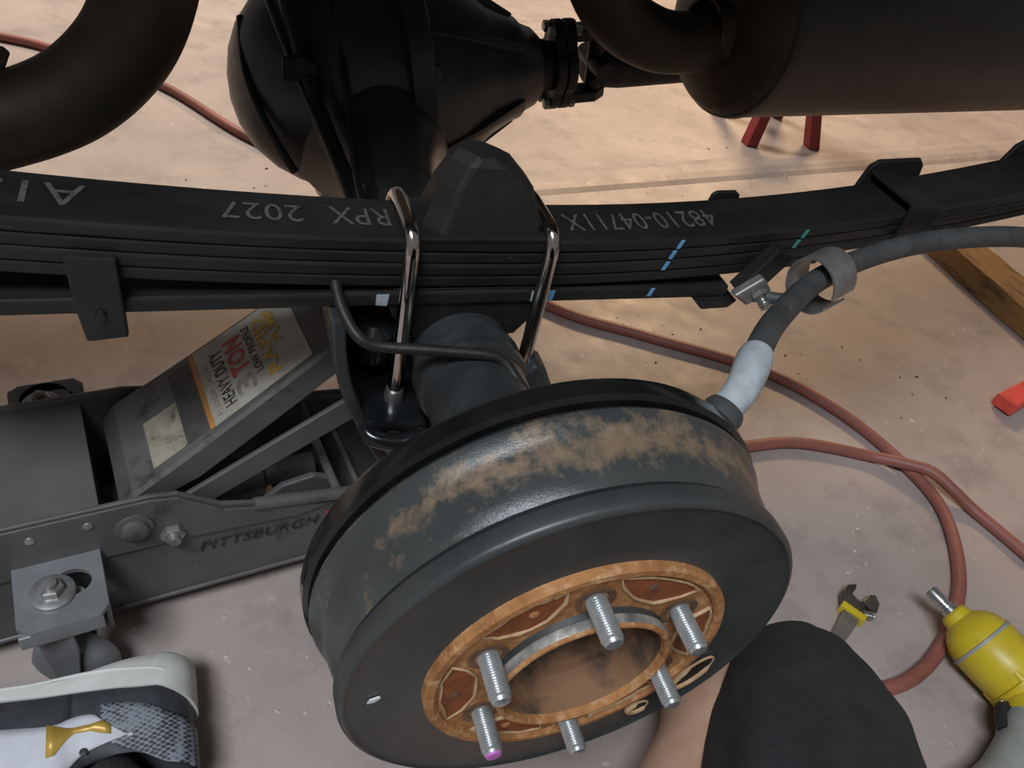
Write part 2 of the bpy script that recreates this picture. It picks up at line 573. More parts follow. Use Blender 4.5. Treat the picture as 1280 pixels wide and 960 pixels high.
# ------------------------------------------------------------------ rear axle
axle = thing('rear_axle', 'black banjo-type rear axle housing running under the leaf spring to the differential', 'axle', (0, 0.5, 0.22))
lathe('axle_tube', [(0.08, 0.0), (0.08, 0.05), (0.13, 0.050), (0.15, 0.046), (0.22, 0.043), (0.34, 0.043)],
      (0, 0, AX), Y, 'axle_paint', axle, 48)
lathe('axle_tube', [(0.34, 0.043), (0.56, 0.043), (0.60, 0.05), (0.64, 0.064), (0.68, 0.086), (0.71, 0.105)], (0, 0, AX), Y, 'axle_paint', axle, 48)
lathe('weld_collar', [(0.245, 0.042), (0.247, 0.0465), (0.252, 0.048), (0.257, 0.0465), (0.262, 0.0455), (0.268, 0.0475), (0.272, 0.0475), (0.275, 0.042)],
      (0, 0, AX), Y, 'axle_paint', axle, 48)
# banjo: differential housing and its domed rear cover
lathe('differential_housing', [(-0.062, 0.0), (-0.062, 0.136), (-0.055, 0.142), (-0.03, 0.146), (0.02, 0.146), (0.045, 0.144), (0.05, 0.14), (0.05, 0.0)],
      (0, 0.80, AX + 0.018), X, 'axle_paint', axle, 56)
lathe('differential_cover', [(-0.168, 0.0), (-0.165, 0.03), (-0.156, 0.058), (-0.138, 0.086), (-0.112, 0.108), (-0.085, 0.122), (-0.068, 0.128), (-0.062, 0.132)],
      (0, 0.80, AX + 0.025), X, 'axle_paint', axle, 56)
pin_a = V((1, 0, 0.15)).normalized()
lathe('pinion_carrier', [(0.03, 0.0), (0.03, 0.150), (0.055, 0.150), (0.06, 0.138), (0.10, 0.118), (0.15, 0.082), (0.178, 0.068), (0.192, 0.064), (0.20, 0.056), (0.215, 0.05), (0.225, 0.04), (0.23, 0.0)],
      (0.005, 0.80, AX + 0.030), pin_a, 'axle_paint', axle, 40)
pa, pb, pc = frame_from(pin_a)
for k in range(6):          # ribs of the carrier
    an = 0.3 + k * PI / 3
    d = pb * math.cos(an) + pc * math.sin(an)
    base = V((0.005, 0.80, AX + 0.030))
    n = pin_a.cross(d)
    prism('carrier_rib', [(0.06, 0.10), (0.06, 0.142), (0.12, 0.112), (0.19, 0.068), (0.19, 0.05)], base - n * 0.005, pin_a, d, n, 0.010, 'axle_paint', axle)
for k in range(10):         # carrier bolts round the flange
    an = 0.2 + k * 2 * PI / 10
    d = pb * math.cos(an) + pc * math.sin(an)
    hexnut('carrier_bolt', V((0.005, 0.80, AX + 0.030)) + pin_a * 0.054 + d * 0.140, pin_a, 0.0085, 0.009, 'axle_paint', axle)
# brake pipes on the back of the axle and the steel flats they run along
tube('brake_pipe', [(-0.150, 0.80, 0.62), (-0.128, 0.745, 0.52), (-0.102, 0.69, 0.455), (-0.078, 0.62, 0.412), (-0.062, 0.54, 0.385), (-0.060, 0.47, 0.38), (-0.062, 0.40, 0.385)], 0.0042, 'dusty_black', axle)
tube('brake_pipe', [(-0.072, 0.80, 0.60), (-0.064, 0.75, 0.53), (-0.050, 0.68, 0.465), (-0.048, 0.62, 0.42), (-0.052, 0.54, 0.398), (-0.055, 0.42, 0.40)], 0.004, 'dusty_black', axle)
tube('axle_gusset', [(-0.118, 0.80, 0.565), (-0.102, 0.73, 0.50), (-0.082, 0.66, 0.43), (-0.060, 0.58, 0.385), (-0.046, 0.50, 0.37)], 0.010, 'dusty_black', axle)
prism('pipe_bracket', [(-0.02, -0.012), (0.014, -0.012), (0.018, 0.006), (0.0, 0.016), (-0.02, 0.010)], (-0.095, 0.672, 0.455), X, Z, Y, 0.012, 'rubber_black', axle)
prism('pipe_bracket', [(-0.02, -0.03), (0.02, -0.03), (0.012, 0.02), (-0.012, 0.02)], (-0.062, 0.40, 0.41), X, Z, Y, 0.02, 'rubber_black', axle)
tube('cover_ridge', [(-0.150, 0.80, 0.462), (-0.150, 0.745, 0.43), (-0.140, 0.71, 0.40), (-0.120, 0.685, 0.365), (-0.10, 0.672, 0.335)], 0.005, 'dusty_black', axle)
# spring seat on top of the tube
prism('spring_seat', [(-0.070, 0.4285), (0.070, 0.4285), (0.064, 0.412), (0.046, 0.388), (-0.046, 0.388), (-0.064, 0.412)], (0, 0.2945, 0), X, Z, Y, 0.08, 'black_paint', axle)
# the brake line crossing in front of the spring clamp
tube('brake_line', [(-0.112, 0.30, 0.45), (-0.108, 0.275, 0.436), (-0.098, 0.255, 0.424), (-0.082, 0.25, 0.418), (-0.045, 0.243, 0.418), (0.000, 0.235, 0.417), (0.014, 0.23, 0.412),
                    (0.024, 0.215, 0.402), (0.036, 0.19, 0.392), (0.052, 0.14, 0.386), (0.062, 0.085, 0.385)], 0.0045, 'dusty_black', axle, n=6)

# ------------------------------------------------------------------ U-bolt anchor plate with shock mount under the spring
pl = thing('spring_anchor_plate', 'glossy black pressed-steel plate below the axle that takes the U-bolt ends', 'bracket', (-0.03, 0.32, 0.25))
edge_pts = smooth_path([(-0.108, 0.285, 0.424), (-0.106, 0.28, 0.39), (-0.098, 0.28, 0.352), (-0.082, 0.28, 0.31), (-0.058, 0.275, 0.262), (-0.034, 0.27, 0.222)], 6)
vv, ff = [], []
for i, q in enumerate(edge_pts):
    t = (edge_pts[min(i + 1, len(edge_pts) - 1)] - edge_pts[max(i - 1, 0)]).normalized()
    nrm = V((t.z, 0, -t.x))
    for (a_, y_) in ((0.007, -0.010), (-0.004, -0.010), (-0.004, 0.10), (0.007, 0.10)):
        vv.append(q + nrm * a_ + Y * y_)
m_ = len(edge_pts)
for i in range(m_ - 1):
    for k in range(4):
        ff.append((i * 4 + k, i * 4 + (k + 1) % 4, (i + 1) * 4 + (k + 1) % 4, (i + 1) * 4 + k))
ff += [(0, 1, 2, 3), tuple((m_ - 1) * 4 + k for k in range(4))]
bevel(link('side_flange', vv, ff, 'axle_paint', pl), 0.002)
web = [(q.x, q.z) for q in edge_pts] + [(-0.010, 0.222), (-0.03, 0.30), (-0.044, 0.36), (-0.05, 0.40)]
prism('web_plate', web, (0, 0.345, 0), X, Z, Y, 0.006, 'gloss_black', pl)
prism('bolt_pad', [(-0.085, 0.255), (-0.034, 0.248), (-0.030, 0.345), (-0.086, 0.345)], (0, 0, 0.318), X, Y, Z, 0.012, 'gloss_black', pl, bev=0.004)
tube('pad_lip', [(-0.086, 0.262, 0.322), (-0.080, 0.250, 0.318), (-0.058, 0.244, 0.316), (-0.036, 0.248, 0.318)], 0.008, 'gloss_black', pl)
prism('cross_plate', [(-0.085, 0.26), (0.083, 0.26), (0.083, 0.385), (-0.085, 0.385)], (0, 0, 0.303), X, Y, Z, 0.014, 'gloss_black', pl, bev=0.003)
prism('end_tab', [(0.050, 0.322), (0.085, 0.322), (0.088, 0.338), (0.074, 0.366), (0.064, 0.372), (0.052, 0.36)], (0, 0.268, 0), X, Z, Y, 0.03, 'axle_paint', pl, bev=0.004)
lathe('rubber_cup', [(-0.02, 0.0), (-0.02, 0.016), (-0.008, 0.019), (0.01, 0.019), (0.018, 0.012), (0.018, 0)], (-0.072, 0.315, 0.375), Z, 'gloss_black', pl, 28)

# ------------------------------------------------------------------ leaf spring


def top(x):
    d = x - 0.05
    return 0.4845 + (0.235 if d > 0 else 0.135) * d * d


spring = thing('leaf_spring', 'stack of long black steel spring leaves with grey stencilled numbers on top', 'leaf spring', (0, 0.321, 0.42))
Y0, Y1 = 0.291, 0.351


def leaf(x0, x1, zt, zb, n=40, ya=Y0, yb=Y1):
    v, f = [], []
    for i in range(n + 1):
        x = x0 + (x1 - x0) * i / n
        # plain taper at the very ends
        v += [V((x, ya, zt(x))), V((x, yb, zt(x))), V((x, yb, zb(x))), V((x, ya, zb(x)))]
    for i in range(n):
        for k in range(4):
            f.append((i * 4 + k, i * 4 + (k + 1) % 4, i * 4 + 4 + (k + 1) % 4, i * 4 + 4 + k))
    f += [(0, 1, 2, 3), (4 * n, 4 * n + 1, 4 * n + 2, 4 * n + 3)]
    return v, f


T_ = 0.0105
LEN = [(-0.66, 0.76), (-0.60, 0.64), (-0.52, 0.47), (-0.42, 0.335)]
for k, (xa, xb) in enumerate(LEN):
    v, f = leaf(xa, xb, lambda x, k=k: top(x) - k * (T_ + 0.0005), lambda x, k=k: top(x) - k * (T_ + 0.0005) - T_,
                ya=Y0 + 0.0008 * (k % 2), yb=Y1)
    o = link('leaf', v, f, 'leaf_steel', spring)
    bevel(o, 0.0022, 2)
v, f = leaf(-0.47, 0.248, lambda x: 0.4375, lambda x: 0.4245, 20)
bevel(link('overload_leaf', v, f, 'leaf_steel', spring), 0.0025, 2)
box('spacer', (-0.065, 0.293, 0.4375), (0.072, 0.349, 0.4395), 'leaf_steel', spring, 0.0005)
# left rebound clip
prism('spring_clip', [(-0.290, 0.478), (-0.258, 0.476), (-0.2575, 0.440), (-0.2575, 0.409), (-0.285, 0.406), (-0.288, 0.432)], (0, 0.283, 0), X, Z, Y, 0.006, 'black_paint', spring, bev=0.0015)
box('clip_base', (-0.286, 0.286, 0.432), (-0.258, 0.352, 0.4345), 'black_paint', spring, 0.0008)
lathe('clip_rivet', [(-0.0005, 0), (-0.0005, 0.004), (0.0025, 0.0035), (0.0035, 0)], (-0.273, 0.2825, 0.430), -Y, 'black_paint', spring, 16)
# right clip: a steel band over the two long leaves with a folded tab and rubber liner
cz = top(0.445)
box('spring_clip', (0.405, 0.285, cz - 0.036), (0.440, 0.2905, cz + 0.006), 'leaf_steel', spring, 0.0015)
box('clip_band', (0.407, 0.286, cz + 0.0015), (0.438, 0.356, cz + 0.0055), 'leaf_steel', spring, 0.0015)
prism('clip_tab', [(0.396, cz - 0.02), (0.403, cz + 0.010), (0.412, cz + 0.016), (0.460, cz + 0.020), (0.467, cz + 0.013), (0.472, cz - 0.015)], (0, 0.3515, 0), X, Z, Y, 0.005, 'leaf_steel', spring)
prism('clip_tab', [(0.234, top(.25) - 0.02), (0.238, top(.25) + 0.003), (0.243, top(.25) + 0.006), (0.262, top(.26) + 0.006), (0.268, top(.26) + 0.002), (0.27, top(.26) - 0.02)],
      (0, 0.3515, 0), X, Z, Y, 0.004, 'leaf_steel', spring)
prism('clip_tab', [(0.560, top(.57) - 0.02), (0.575, top(.57) + 0.012), (0.60, top(.6) + 0.022), (0.68, top(.66) + 0.03), (0.69, top(.66) - 0.015)], (0, 0.3515, 0), X, Z, Y, 0.005, 'leaf_steel', spring)
v, f = leaf(0.30, 0.62, lambda x: top(x) - 0.0222 - 0.002, lambda x: top(x) - 0.0222 - 0.010, 14, Y0 + 0.004, Y1 - 0.004)
link('rubber_liner', v, f, 'rubber_black', spring)


def on_spring(x_start, x_end, y_hi, y_lo):
    # reads from the far side: right is -x, up is -y
    def fn(a, b):
        x = x_start + (x_end - x_start) * a
        y = y_hi + (y_lo - y_hi) * b
        return V((x, y, top(x) + 0.0006))
    return fn


lettering('48210-04711X', on_spring(0.224, 0.080, 0.333, 0.307), 'stencil_paint', spring)
lettering('RPX', on_spring(-0.068, -0.113, 0.334, 0.310), 'stencil_paint', spring)
lettering('2027', on_spring(-0.133, -0.190, 0.333, 0.310), 'stencil_paint', spring)
lettering('A13', on_spring(-0.276, -0.338, 0.338, 0.310), 'stencil_paint', spring)
# paint-stick dashes across the leaf edges
for k, (xx, mt) in enumerate([(0.178, 'blue_paint')] * 4 + [(0.303, 'teal_paint')] * 2):
    kk = k if k < 4 else k - 4
    if k == 3:
        z0 = 0.437
        xx = 0.166
        yy = Y0
    else:
        z0 = top(xx) - kk * (T_ + 0.0005) - 0.0015
        yy = Y0 + 0.0008 * (kk % 2)
        xx -= 0.0035 * kk
    prism('paint_dash', [(0, 0), (0.0035, 0), (0.001, -0.0085), (-0.0025, -0.0085)], (xx, yy - 0.0006, z0), X, Z, Y, 0.0006, mt, spring, bev=0)
for xx, z0, mt in ((-0.079, 0.4365, 'boot_grey'), (0.052, 0.4365, 'boot_grey'), (0.063, 0.437, 'blue_paint')):
    prism('paint_smear', [(0, 0), (0.010, 0), (0.009, -0.011), (0.0, -0.010)], (xx, Y0 - 0.0006, z0), X, Z, Y, 0.0006, mt, spring, bev=0)

# ------------------------------------------------------------------ bump stop bracket above the spring
bs_ = thing('bump_stop', 'black trapezoid rubber bump stop on the spring between the two U-bolts', 'bump stop', (0.008, 0.321, 0.484))


def bump_loft():
    secs = [(0.4835, -0.046, 0.056, 0.293, 0.352), (0.500, -0.040, 0.050, 0.296, 0.350), (0.522, -0.034, 0.041, 0.300, 0.346), (0.540, -0.026, 0.023, 0.304, 0.342), (0.5465, -0.019, 0.011, 0.308, 0.338)]
    v, f = [], []
    for (z, xa, xb, ya, yb) in secs:
        ch = 0.012
        v += [V(q + (z,)) for q in ((xa + ch, ya), (xb - ch * 0.6, ya), (xb, ya + ch), (xb, yb - ch), (xb - ch, yb), (xa + ch, yb), (xa, yb - ch), (xa, ya + ch * 1.4))]
    for i in range(len(secs) - 1):
        for k in range(8):
            f.append((i * 8 + k, i * 8 + (k + 1) % 8, i * 8 + 8 + (k + 1) % 8, i * 8 + 8 + k))
    f += [tuple(range(8)), tuple(range(32, 40))]
    return v, f


v, f = bump_loft()
bevel(link('rubber_block', v, f, 'rubber_black', bs_), 0.003, 2)
box('base_plate', (-0.052, 0.290, 0.4835), (0.062, 0.353, 0.4885), 'black_paint', bs_, 0.0015)

# ------------------------------------------------------------------ U-bolts
for sx, lab in ((-0.057, 'bright zinc U-bolt beside the glossy black bolt pad, its end threaded through the pad'),
                (0.057, 'bright zinc U-bolt between the bump stop and the stencilled part number')):
    ub = thing('u_bolt', lab, 'u-bolt', (sx, 0.321, 0.31), 'U-bolts clamping the spring')
    za = 0.4935
    pts = [(sx, 0.2835, 0.332 if sx < 0 else 0.312), (sx, 0.2835, 0.40), (sx, 0.2835, 0.468), (sx, 0.2845, 0.481), (sx, 0.2890, 0.4895), (sx, 0.297, 0.4935), (sx, 0.321, 0.4938), (sx, 0.345, 0.4935), (sx, 0.353, 0.4895),
           (sx, 0.3575, 0.481), (sx, 0.3585, 0.468), (sx, 0.3585, 0.40), (sx, 0.3585, 0.312)]
    tube('rod', pts, 0.0062, 'chrome', ub, n=5, seg=16)
    zz = 0.330 if sx < 0 else 0.316
    lathe('end_collar', [(-0.004, 0.0), (-0.004, 0.0082), (0.005, 0.0088), (0.012, 0.0075), (0.012, 0.0)], (sx, 0.2835, zz), Z, 'zinc', ub, 20)
    hexnut('nut', (sx, 0.3585, 0.317), Z, 0.011, 0.010, 'zinc', ub)

# ------------------------------------------------------------------ backing plate and brake drum
bpz = thing('backing_plate', 'black pressed backing plate rim behind the brake drum', 'backing plate', (0, 0.08, AX - 0.158))
lathe('plate', [(0.068, 0.140), (0.0685, 0.1555), (0.071, 0.1585), (0.080, 0.1590), (0.0845, 0.1575), (0.0855, 0.150), (0.088, 0.146), (0.090, 0.09), (0.095, 0.08), (0.095, 0.03)],
      (0, 0, AX), Y, 'gloss_black', bpz, 96)
for k in range(4):
    an = 0.6 + k * PI / 2
    hexnut('plate_bolt', circ_pt(0.062, an, 0.095), Y, 0.009, 0.008, 'dusty_black', bpz)

drum = thing('brake_drum', 'large dark brake drum with rusty hub centre and six bare wheel studs', 'brake drum', (0, 0.03, AX - 0.15))
lathe('drum_shell', [(0.067, 0.135), (0.067, 0.1505), (0.0655, 0.1535), (0.062, 0.1556), (0.059, 0.1553), (0.052, 0.1516), (0.049, 0.1502), (0.046, 0.1496), (0.040, 0.1490), (0.028, 0.1468), (0.0185, 0.1450), (0.0175, 0.1442)],
      (0, 0, AX), Y, 'drum_wall', drum, 128)
lathe('drum_flange', [(0.0178, 0.1442), (0.0172, 0.1395), (0.0150, 0.1392), (0.0142, 0.1440), (0.0130, 0.1474), (0.0118, 0.1480), (0.0030, 0.1478), (0.0012, 0.1470), (-0.0002, 0.1450), (-0.0005, 0.1436)],
      (0, 0, AX), Y, 'drum_iron', drum, 128)
lathe('drum_face_plate', [(-0.0005, 0.1445), (0.0002, 0.143), (0.0010, 0.140), (0.0016, 0.102), (0.0005, 0.0985)],
      (0, 0, AX), Y, 'drum_iron', drum, 128)
# oval service openings at the lower right of the face
for an in (math.radians(-28), math.radians(-52)):
    cpt = circ_pt(0.119, an, -0.0002)
    rad_d = V((math.cos(an), 0, math.sin(an)))
    tan_d = V((-math.sin(an), 0, math.cos(an)))
    ln, wd = (0.020, 0.0085) if an > -0.6 else (0.008, 0.006)
    ring = []
    for k in range(20):
        t = 2 * PI * k / 20
        ring.append(cpt + tan_d * ln * math.cos(t) + rad_d * wd * math.sin(t))
    v, f = sweep(ring + [ring[0], ring[1]], [0.0026 if 3 < q < 16 else 0.0010 for q in range(22)], 8, cap=False)
    slot = link('face_slot', v, f, 'rust_tan', drum, True)
    prism('slot_dark_fill', [(ln * 0.93 * math.cos(2 * PI * k / 20), wd * 0.93 * math.sin(2 * PI * k / 20)) for k in range(20)], cpt - Y * 0.0005, tan_d, rad_d, Y, 0.002, 'rubber_black', slot, bev=0)  # black oval laid on the face, painting the shade inside the opening
prism('white_fleck', [(-0.0045, -0.0012), (0.0, -0.0022), (0.0045, 0.0), (0.004, 0.0018), (-0.002, 0.002)], circ_pt(0.1265, math.radians(182), -0.0004), V((.9, 0, .35)), V((-.35, 0, .9)), Y, 0.001, 'white_mark', drum, bev=0)
# rusty hub flange: rim, web, pockets
lathe('hub_rim', [(0.002, 0.0985), (-0.0035, 0.0982), (-0.0055, 0.0965), (-0.0058, 0.0925), (-0.0042, 0.0905), (0.001, 0.090)], (0, 0, AX), Y, 'rust_light', drum, 96)
lathe('hub_web', [(-0.0022, 0.092), (-0.0022, 0.054)], (0, 0, AX), Y, 'rust_light', drum, 96)
PH = math.radians(36.44)
for k in range(6):
    an = PH + PI / 6 + k * PI / 3
    w1 = [0.36, 0.31, 0.37, 0.34, 0.30, 0.33][k]

    def hp(r, da, yy=-0.0022, an=an):
        return circ_pt(r, an + da, yy)
    # sunken dark-red pocket between the studs, outlined by a worn tan ridge
    out = []
    for t in range(9):
        out.append((0.088, -w1 + 2 * w1 * t / 8))
    out += [(0.078, w1 * 0.9), (0.068, w1 * 0.55)]
    out += [(0.0655, w1 * 0.3), (0.0655, -w1 * 0.3)]
    out += [(0.068, -w1 * 0.55), (0.078, -w1 * 0.9)]
    out = [(r + (random.random() - 0.5) * 0.0022, d + (random.random() - 0.5) * 0.035) for r, d in out]
    pv = [hp(r, d, -0.0026) for r, d in out] + [hp(r, d, -0.0020) for r, d in out]
    n = len(out)
    pocket = link('hub_pocket', pv, [tuple(range(n)), tuple(range(n, 2 * n))] + [(i, (i + 1) % n, n + (i + 1) % n, n + i) for i in range(n)], 'rust_red', drum)
    rd = [hp(r, d, -0.0030) for r, d in out]
    v, f = sweep(rd + [rd[0], rd[1]], [0.0007 + 0.0009 * random.random() for _ in range(len(rd) + 2)], 8, cap=False)
    link('pocket_ridge', v, f, 'rust_tan', pocket, True)
    v, f = lathe_vf([(0, 0.0035), (0.0012, 0.0022), (0.0004, 0)], hp(0.078, 0.04 * (-1) ** k, -0.0024), -Y, 14)
    link('pocket_pin', v, f, 'rust_light' if k % 2 else 'rust_dark', pocket, True)
# raised pilot ring and the bore behind it
lathe('pilot_ring', [(-0.001, 0.0582), (-0.0062, 0.0570)], (0, 0, AX), Y, 'drum_iron', drum, 72)
lathe('worn_pilot_band', [(-0.0060, 0.0571), (-0.0066, 0.0578), (-0.0115, 0.0574), (-0.0125, 0.0569)], (0, 0, AX), Y, 'worn_iron', drum, 72)
lathe('pilot_rim', [(-0.0122, 0.0572), (-0.0140, 0.0562), (-0.0143, 0.0548), (-0.0130, 0.0532), (-0.009, 0.0526)], (0, 0, AX), Y, 'rust_light', drum, 72)
lathe('pilot_bore', [(-0.009, 0.0526), (0.004, 0.0522), (0.016, 0.0512), (0.018, 0.046), (0.050, 0.044), (0.052, 0.028), (0.052, 0.0)], (0, 0, AX), Y, 'bore_rust', drum, 72)
lathe('bearing_cap', [(0.052, 0.036), (0.034, 0.034), (0.030, 0.028), (0.036, 0.020), (0.052, 0.016)], (0, 0, AX), Y, 'rust_dark', drum, 48)
box('bore_lug', (-0.040, 0.010, AX - 0.026), (-0.016, 0.050, AX + 0.006), 'bore_rust', drum, 0.004)
# wheel studs with real threads
stud_prof = [(0.003, 0.0), (0.003, 0.0085), (-0.001, 0.0085), (-0.001, 0.0066)]
yy = -0.0035
while yy > -0.0285:
    stud_prof += [(yy, 0.0066), (yy - 0.00075, 0.0058)]
    yy -= 0.0016
stud_prof += [(-0.0290, 0.0060), (-0.0310, 0.0050), (-0.0315, 0.0)]
stud0 = None
for k in range(6):
    an = PH + k * PI / 3
    c = circ_pt(0.06985, an, 0)
    v, f = lathe_vf(stud_prof, c, Y, 24)
    st = link('wheel_stud', v, f, 'stud_steel', drum, True, autos=40)
    lathe('stud_seat', [(-0.0032, 0.0125), (-0.0036, 0.0115), (-0.0032, 0.0085)], c, Y, 'rust_dark', st, 24)
    if k == 3:
        lathe('paint_tip', [(-0.0305, 0.0053), (-0.0318, 0.0048), (-0.0321, 0.0)], c, Y, 'magenta_paint', st, 20)

# ------------------------------------------------------------------ drive shaft
ds = thing('drive_shaft', 'black drive shaft with bolted flange yoke joining the differential nose', 'drive shaft', (0.30, 0.80, 0.40))
fb = V((0.005, 0.80, AX + 0.030)) + pin_a * 0.225
lathe('pinion_neck', [(-0.03, 0.0), (-0.03, 0.038), (0.01, 0.034), (0.02, 0.03), (0.02, 0.0)], fb, pin_a, 'rubber_black', ds, 32)
for k, off in enumerate((0.018, 0.034)):       # two four-lobed flanges face to face
    out = []
    for t in range(48):
        an = 2 * PI * t / 48
        out.append((0.040 + 0.020 * max(0.0, math.cos(2 * (an - PI / 2))) ** 1.5) )
    pts2 = [(out[t] * math.cos(2 * PI * t / 48), out[t] * math.sin(2 * PI * t / 48)) for t in range(48)]
    prism('flange', pts2, fb + pin_a * off, pb, pc, pin_a, 0.013, 'dusty_black', ds, bev=0.001)
for (db, dc) in ((0.012, 0.048), (-0.012, 0.048), (0.012, -0.048), (-0.012, -0.048)):
    c = fb + pb * db + pc * dc
    hexnut('flange_bolt', c + pin_a * 0.018, -pin_a, 0.0075, 0.008, 'green_bolt', ds)
    hexnut('flange_nut', c + pin_a * 0.047, pin_a, 0.0075, 0.008, 'green_bolt', ds)
for s in (-1, 1):
    prism('yoke_ear', [(0.045, -0.016), (0.085, -0.016), (0.105, 0.0), (0.085, 0.018), (0.045, 0.018)], fb + pc * (s * 0.042) - pb * 0.001 - pc * 0.008, pin_a, pb, pc, 0.016, 'dusty_black', ds, bev=0.003)
lathe('cross_trunnion', [(-0.05, 0.0), (-0.05, 0.012), (0.05, 0.012), (0.05, 0.0)], fb + pin_a * 0.085, pc, 'dusty_black', ds, 20)
lathe('cross_trunnion', [(-0.04, 0.0), (-0.04, 0.012), (0.04, 0.012), (0.04, 0.0)], fb + pin_a * 0.085, pb, 'dusty_black', ds, 20)
lathe('shaft_tube', [(0.075, 0.0), (0.08, 0.028), (0.10, 0.033), (0.13, 0.036), (0.90, 0.036), (0.90, 0.0)], fb, V((1, 0.14, 0.08)).normalized(), 'rubber_black', ds, 32)

# ------------------------------------------------------------------ the truck's bed above the axle
tb = thing('truck_bed', 'dark ribbed underside of the raised truck bed above the axle', 'truck bed', (0, 0.9, 0.95))
box('bed_floor', (-1.35, 0.14, 0.965), (1.25, 1.75, 0.985), 'dusty_black', tb, 0.002)
for k in range(5):
    box('cross_sill', (-1.2 + 0.58 * k, 0.16, 0.93), (-1.12 + 0.58 * k, 1.73, 0.966), 'dusty_black', tb, 0.004)

# ------------------------------------------------------------------ exhaust
mf = thing('muffler', 'big dull brown-black exhaust muffler with a bent pipe entering its domed end', 'muffler', (0.7, 0.69, 0.44))
m0 = V((0.392, 0.640, 0.562))
ma = V((0.70, 0.10, 0.008)).normalized()
lathe('shell', [(0.0, 0.100), (0.004, 0.1065), (0.012, 0.108), (0.02, 0.1065), (0.72, 0.1065), (0.74, 0.10), (0.74, 0.0)], m0, ma, 'muffler_steel', mf, 64)
lathe('end_cap', [(0.008, 0.104), (-0.004, 0.101), (-0.014, 0.092), (-0.024, 0.072), (-0.030, 0.045), (-0.032, 0.036), (-0.032, 0.0)], m0, ma, 'exhaust_steel', mf, 64)
pth = smooth_path([m0 + ma * 0.01 + V((0.0, -0.012, -0.010)), V((0.335, 0.618, 0.543)), V((0.285, 0.606, 0.545)), V((0.235, 0.600, 0.562)), V((0.198, 0.600, 0.592)), V((0.172, 0.605, 0.640)), V((0.150, 0.61, 0.72)), V((0.13, 0.62, 0.80))], 8)
v, f = sweep(pth, 0.0335, 28)
link('inlet_pipe', v, f, 'exhaust_steel', mf, True, autos=60)
lathe('pipe_collar', [(-0.046, 0.0335), (-0.046, 0.037), (-0.026, 0.041), (-0.018, 0.050)], m0 + V((0, -0.008, -0.008)), ma, 'exhaust_steel', mf, 40)
tube('hanger_rod', [(0.318, 0.60, 0.60), (0.314, 0.60, 0.64), (0.312, 0.60, 0.70)], 0.0075, 'exhaust_steel', mf)

tp = thing('tail_pipe', 'fat dark bronze exhaust tail pipe bending past the left of the differential', 'exhaust pipe', (-0.3, 0.45, 0.45))
pth = smooth_path([(-0.70, 0.46, 0.468), (-0.50, 0.455, 0.468), (-0.40, 0.450, 0.475), (-0.345, 0.450, 0.488), (-0.292, 0.450, 0.512), (-0.254, 0.450, 0.548), (-0.232, 0.450, 0.590), (-0.222, 0.455, 0.64), (-0.218, 0.47, 0.72), (-0.215, 0.50, 0.80)], 8)
v, f = sweep(pth, 0.0345, 32)
link('pipe', v, f, 'exhaust_steel', tp, True, autos=60)
prism('hanger_bracket', [(-0.42, 0.512), (-0.337, 0.520), (-0.327, 0.541), (-0.331, 0.5455), (-0.345, 0.5445), (-0.42, 0.5425)], (0, 0.452, 0), X, Z, Y, 0.004, 'dusty_black', tp)
cm = tube('frame_brace', [(-0.60, 0.52, 0.50), (-0.42, 0.52, 0.552), (-0.30, 0.52, 0.592), (-0.20, 0.52, 0.628)], 0.016, 'dusty_black')
tag(cm, 'slim dark brace bar behind the fat bronze tail pipe', 'brace bar')

# ------------------------------------------------------------------ parking brake cable, its clamp
pk = thing('parking_brake_cable', 'grey-black sheathed parking brake cable with a pale boot at the drum', 'cable', (0.2, 0.18, 0.45))
cpts = [(0.117, 0.098, 0.476), (0.135, 0.110, 0.487), (0.158, 0.135, 0.493), (0.192, 0.168, 0.489), (0.232, 0.200, 0.484), (0.268, 0.226, 0.481), (0.300, 0.243, 0.482), (0.345, 0.256, 0.490), (0.400, 0.264, 0.499), (0.460, 0.268, 0.504), (0.53, 0.268, 0.506), (0.60, 0.268, 0.500), (0.70, 0.27, 0.49)]
tube('sheath', cpts, 0.0100, 'cable_rubber', pk, n=6, seg=20)
cpath = smooth_path(cpts, 6)
v, f = sweep(cpath[1:13], [0.0115, 0.0112, 0.0112, 0.0114, 0.0117, 0.0120, 0.0122, 0.0124, 0.0126, 0.0128, 0.0128, 0.0118], 24)
link('boot', v, f, 'boot_grey', pk, True, autos=60)
d0 = (cpath[2] - cpath[0]).normalized()
lathe('ferrule', [(-0.016, 0.0), (-0.016, 0.013), (0.0, 0.0145), (0.004, 0.013), (0.006, 0.0)], cpath[0], d0, 'cable_rubber', pk, 28)

cl = thing('cable_clamp', 'grey steel loop clamp bolted to the spring and holding the brake cable', 'clamp', (0.28, 0.26, 0.44))
lc = V((0.296, 0.242, 0.4775))
la = (V((0.345, 0.256, 0.490)) - V((0.268, 0.226, 0.481))).normalized()
a_, b_, c_ = frame_from(la)
v, f = [], []
ns = 28
for k in range(ns + 1):
    an = math.radians(-150) + math.radians(330) * k / ns
    for (h, r) in ((-0.016, 0.0220), (0.016, 0.0220), (0.016, 0.0238), (-0.016, 0.0238)):
        v.append(lc + a_ * h + b_ * (math.cos(an) * r) + c_ * (math.sin(an) * r * 1.12))
for k in range(ns):
    for q in range(4):
        f.append((k * 4 + q, k * 4 + (q + 1) % 4, k * 4 + 4 + (q + 1) % 4, k * 4 + 4 + q))
f += [(0, 1, 2, 3), tuple(ns * 4 + q for q in range(4))]
link('loop', v, f, 'clamp_steel', cl, True, autos=40)
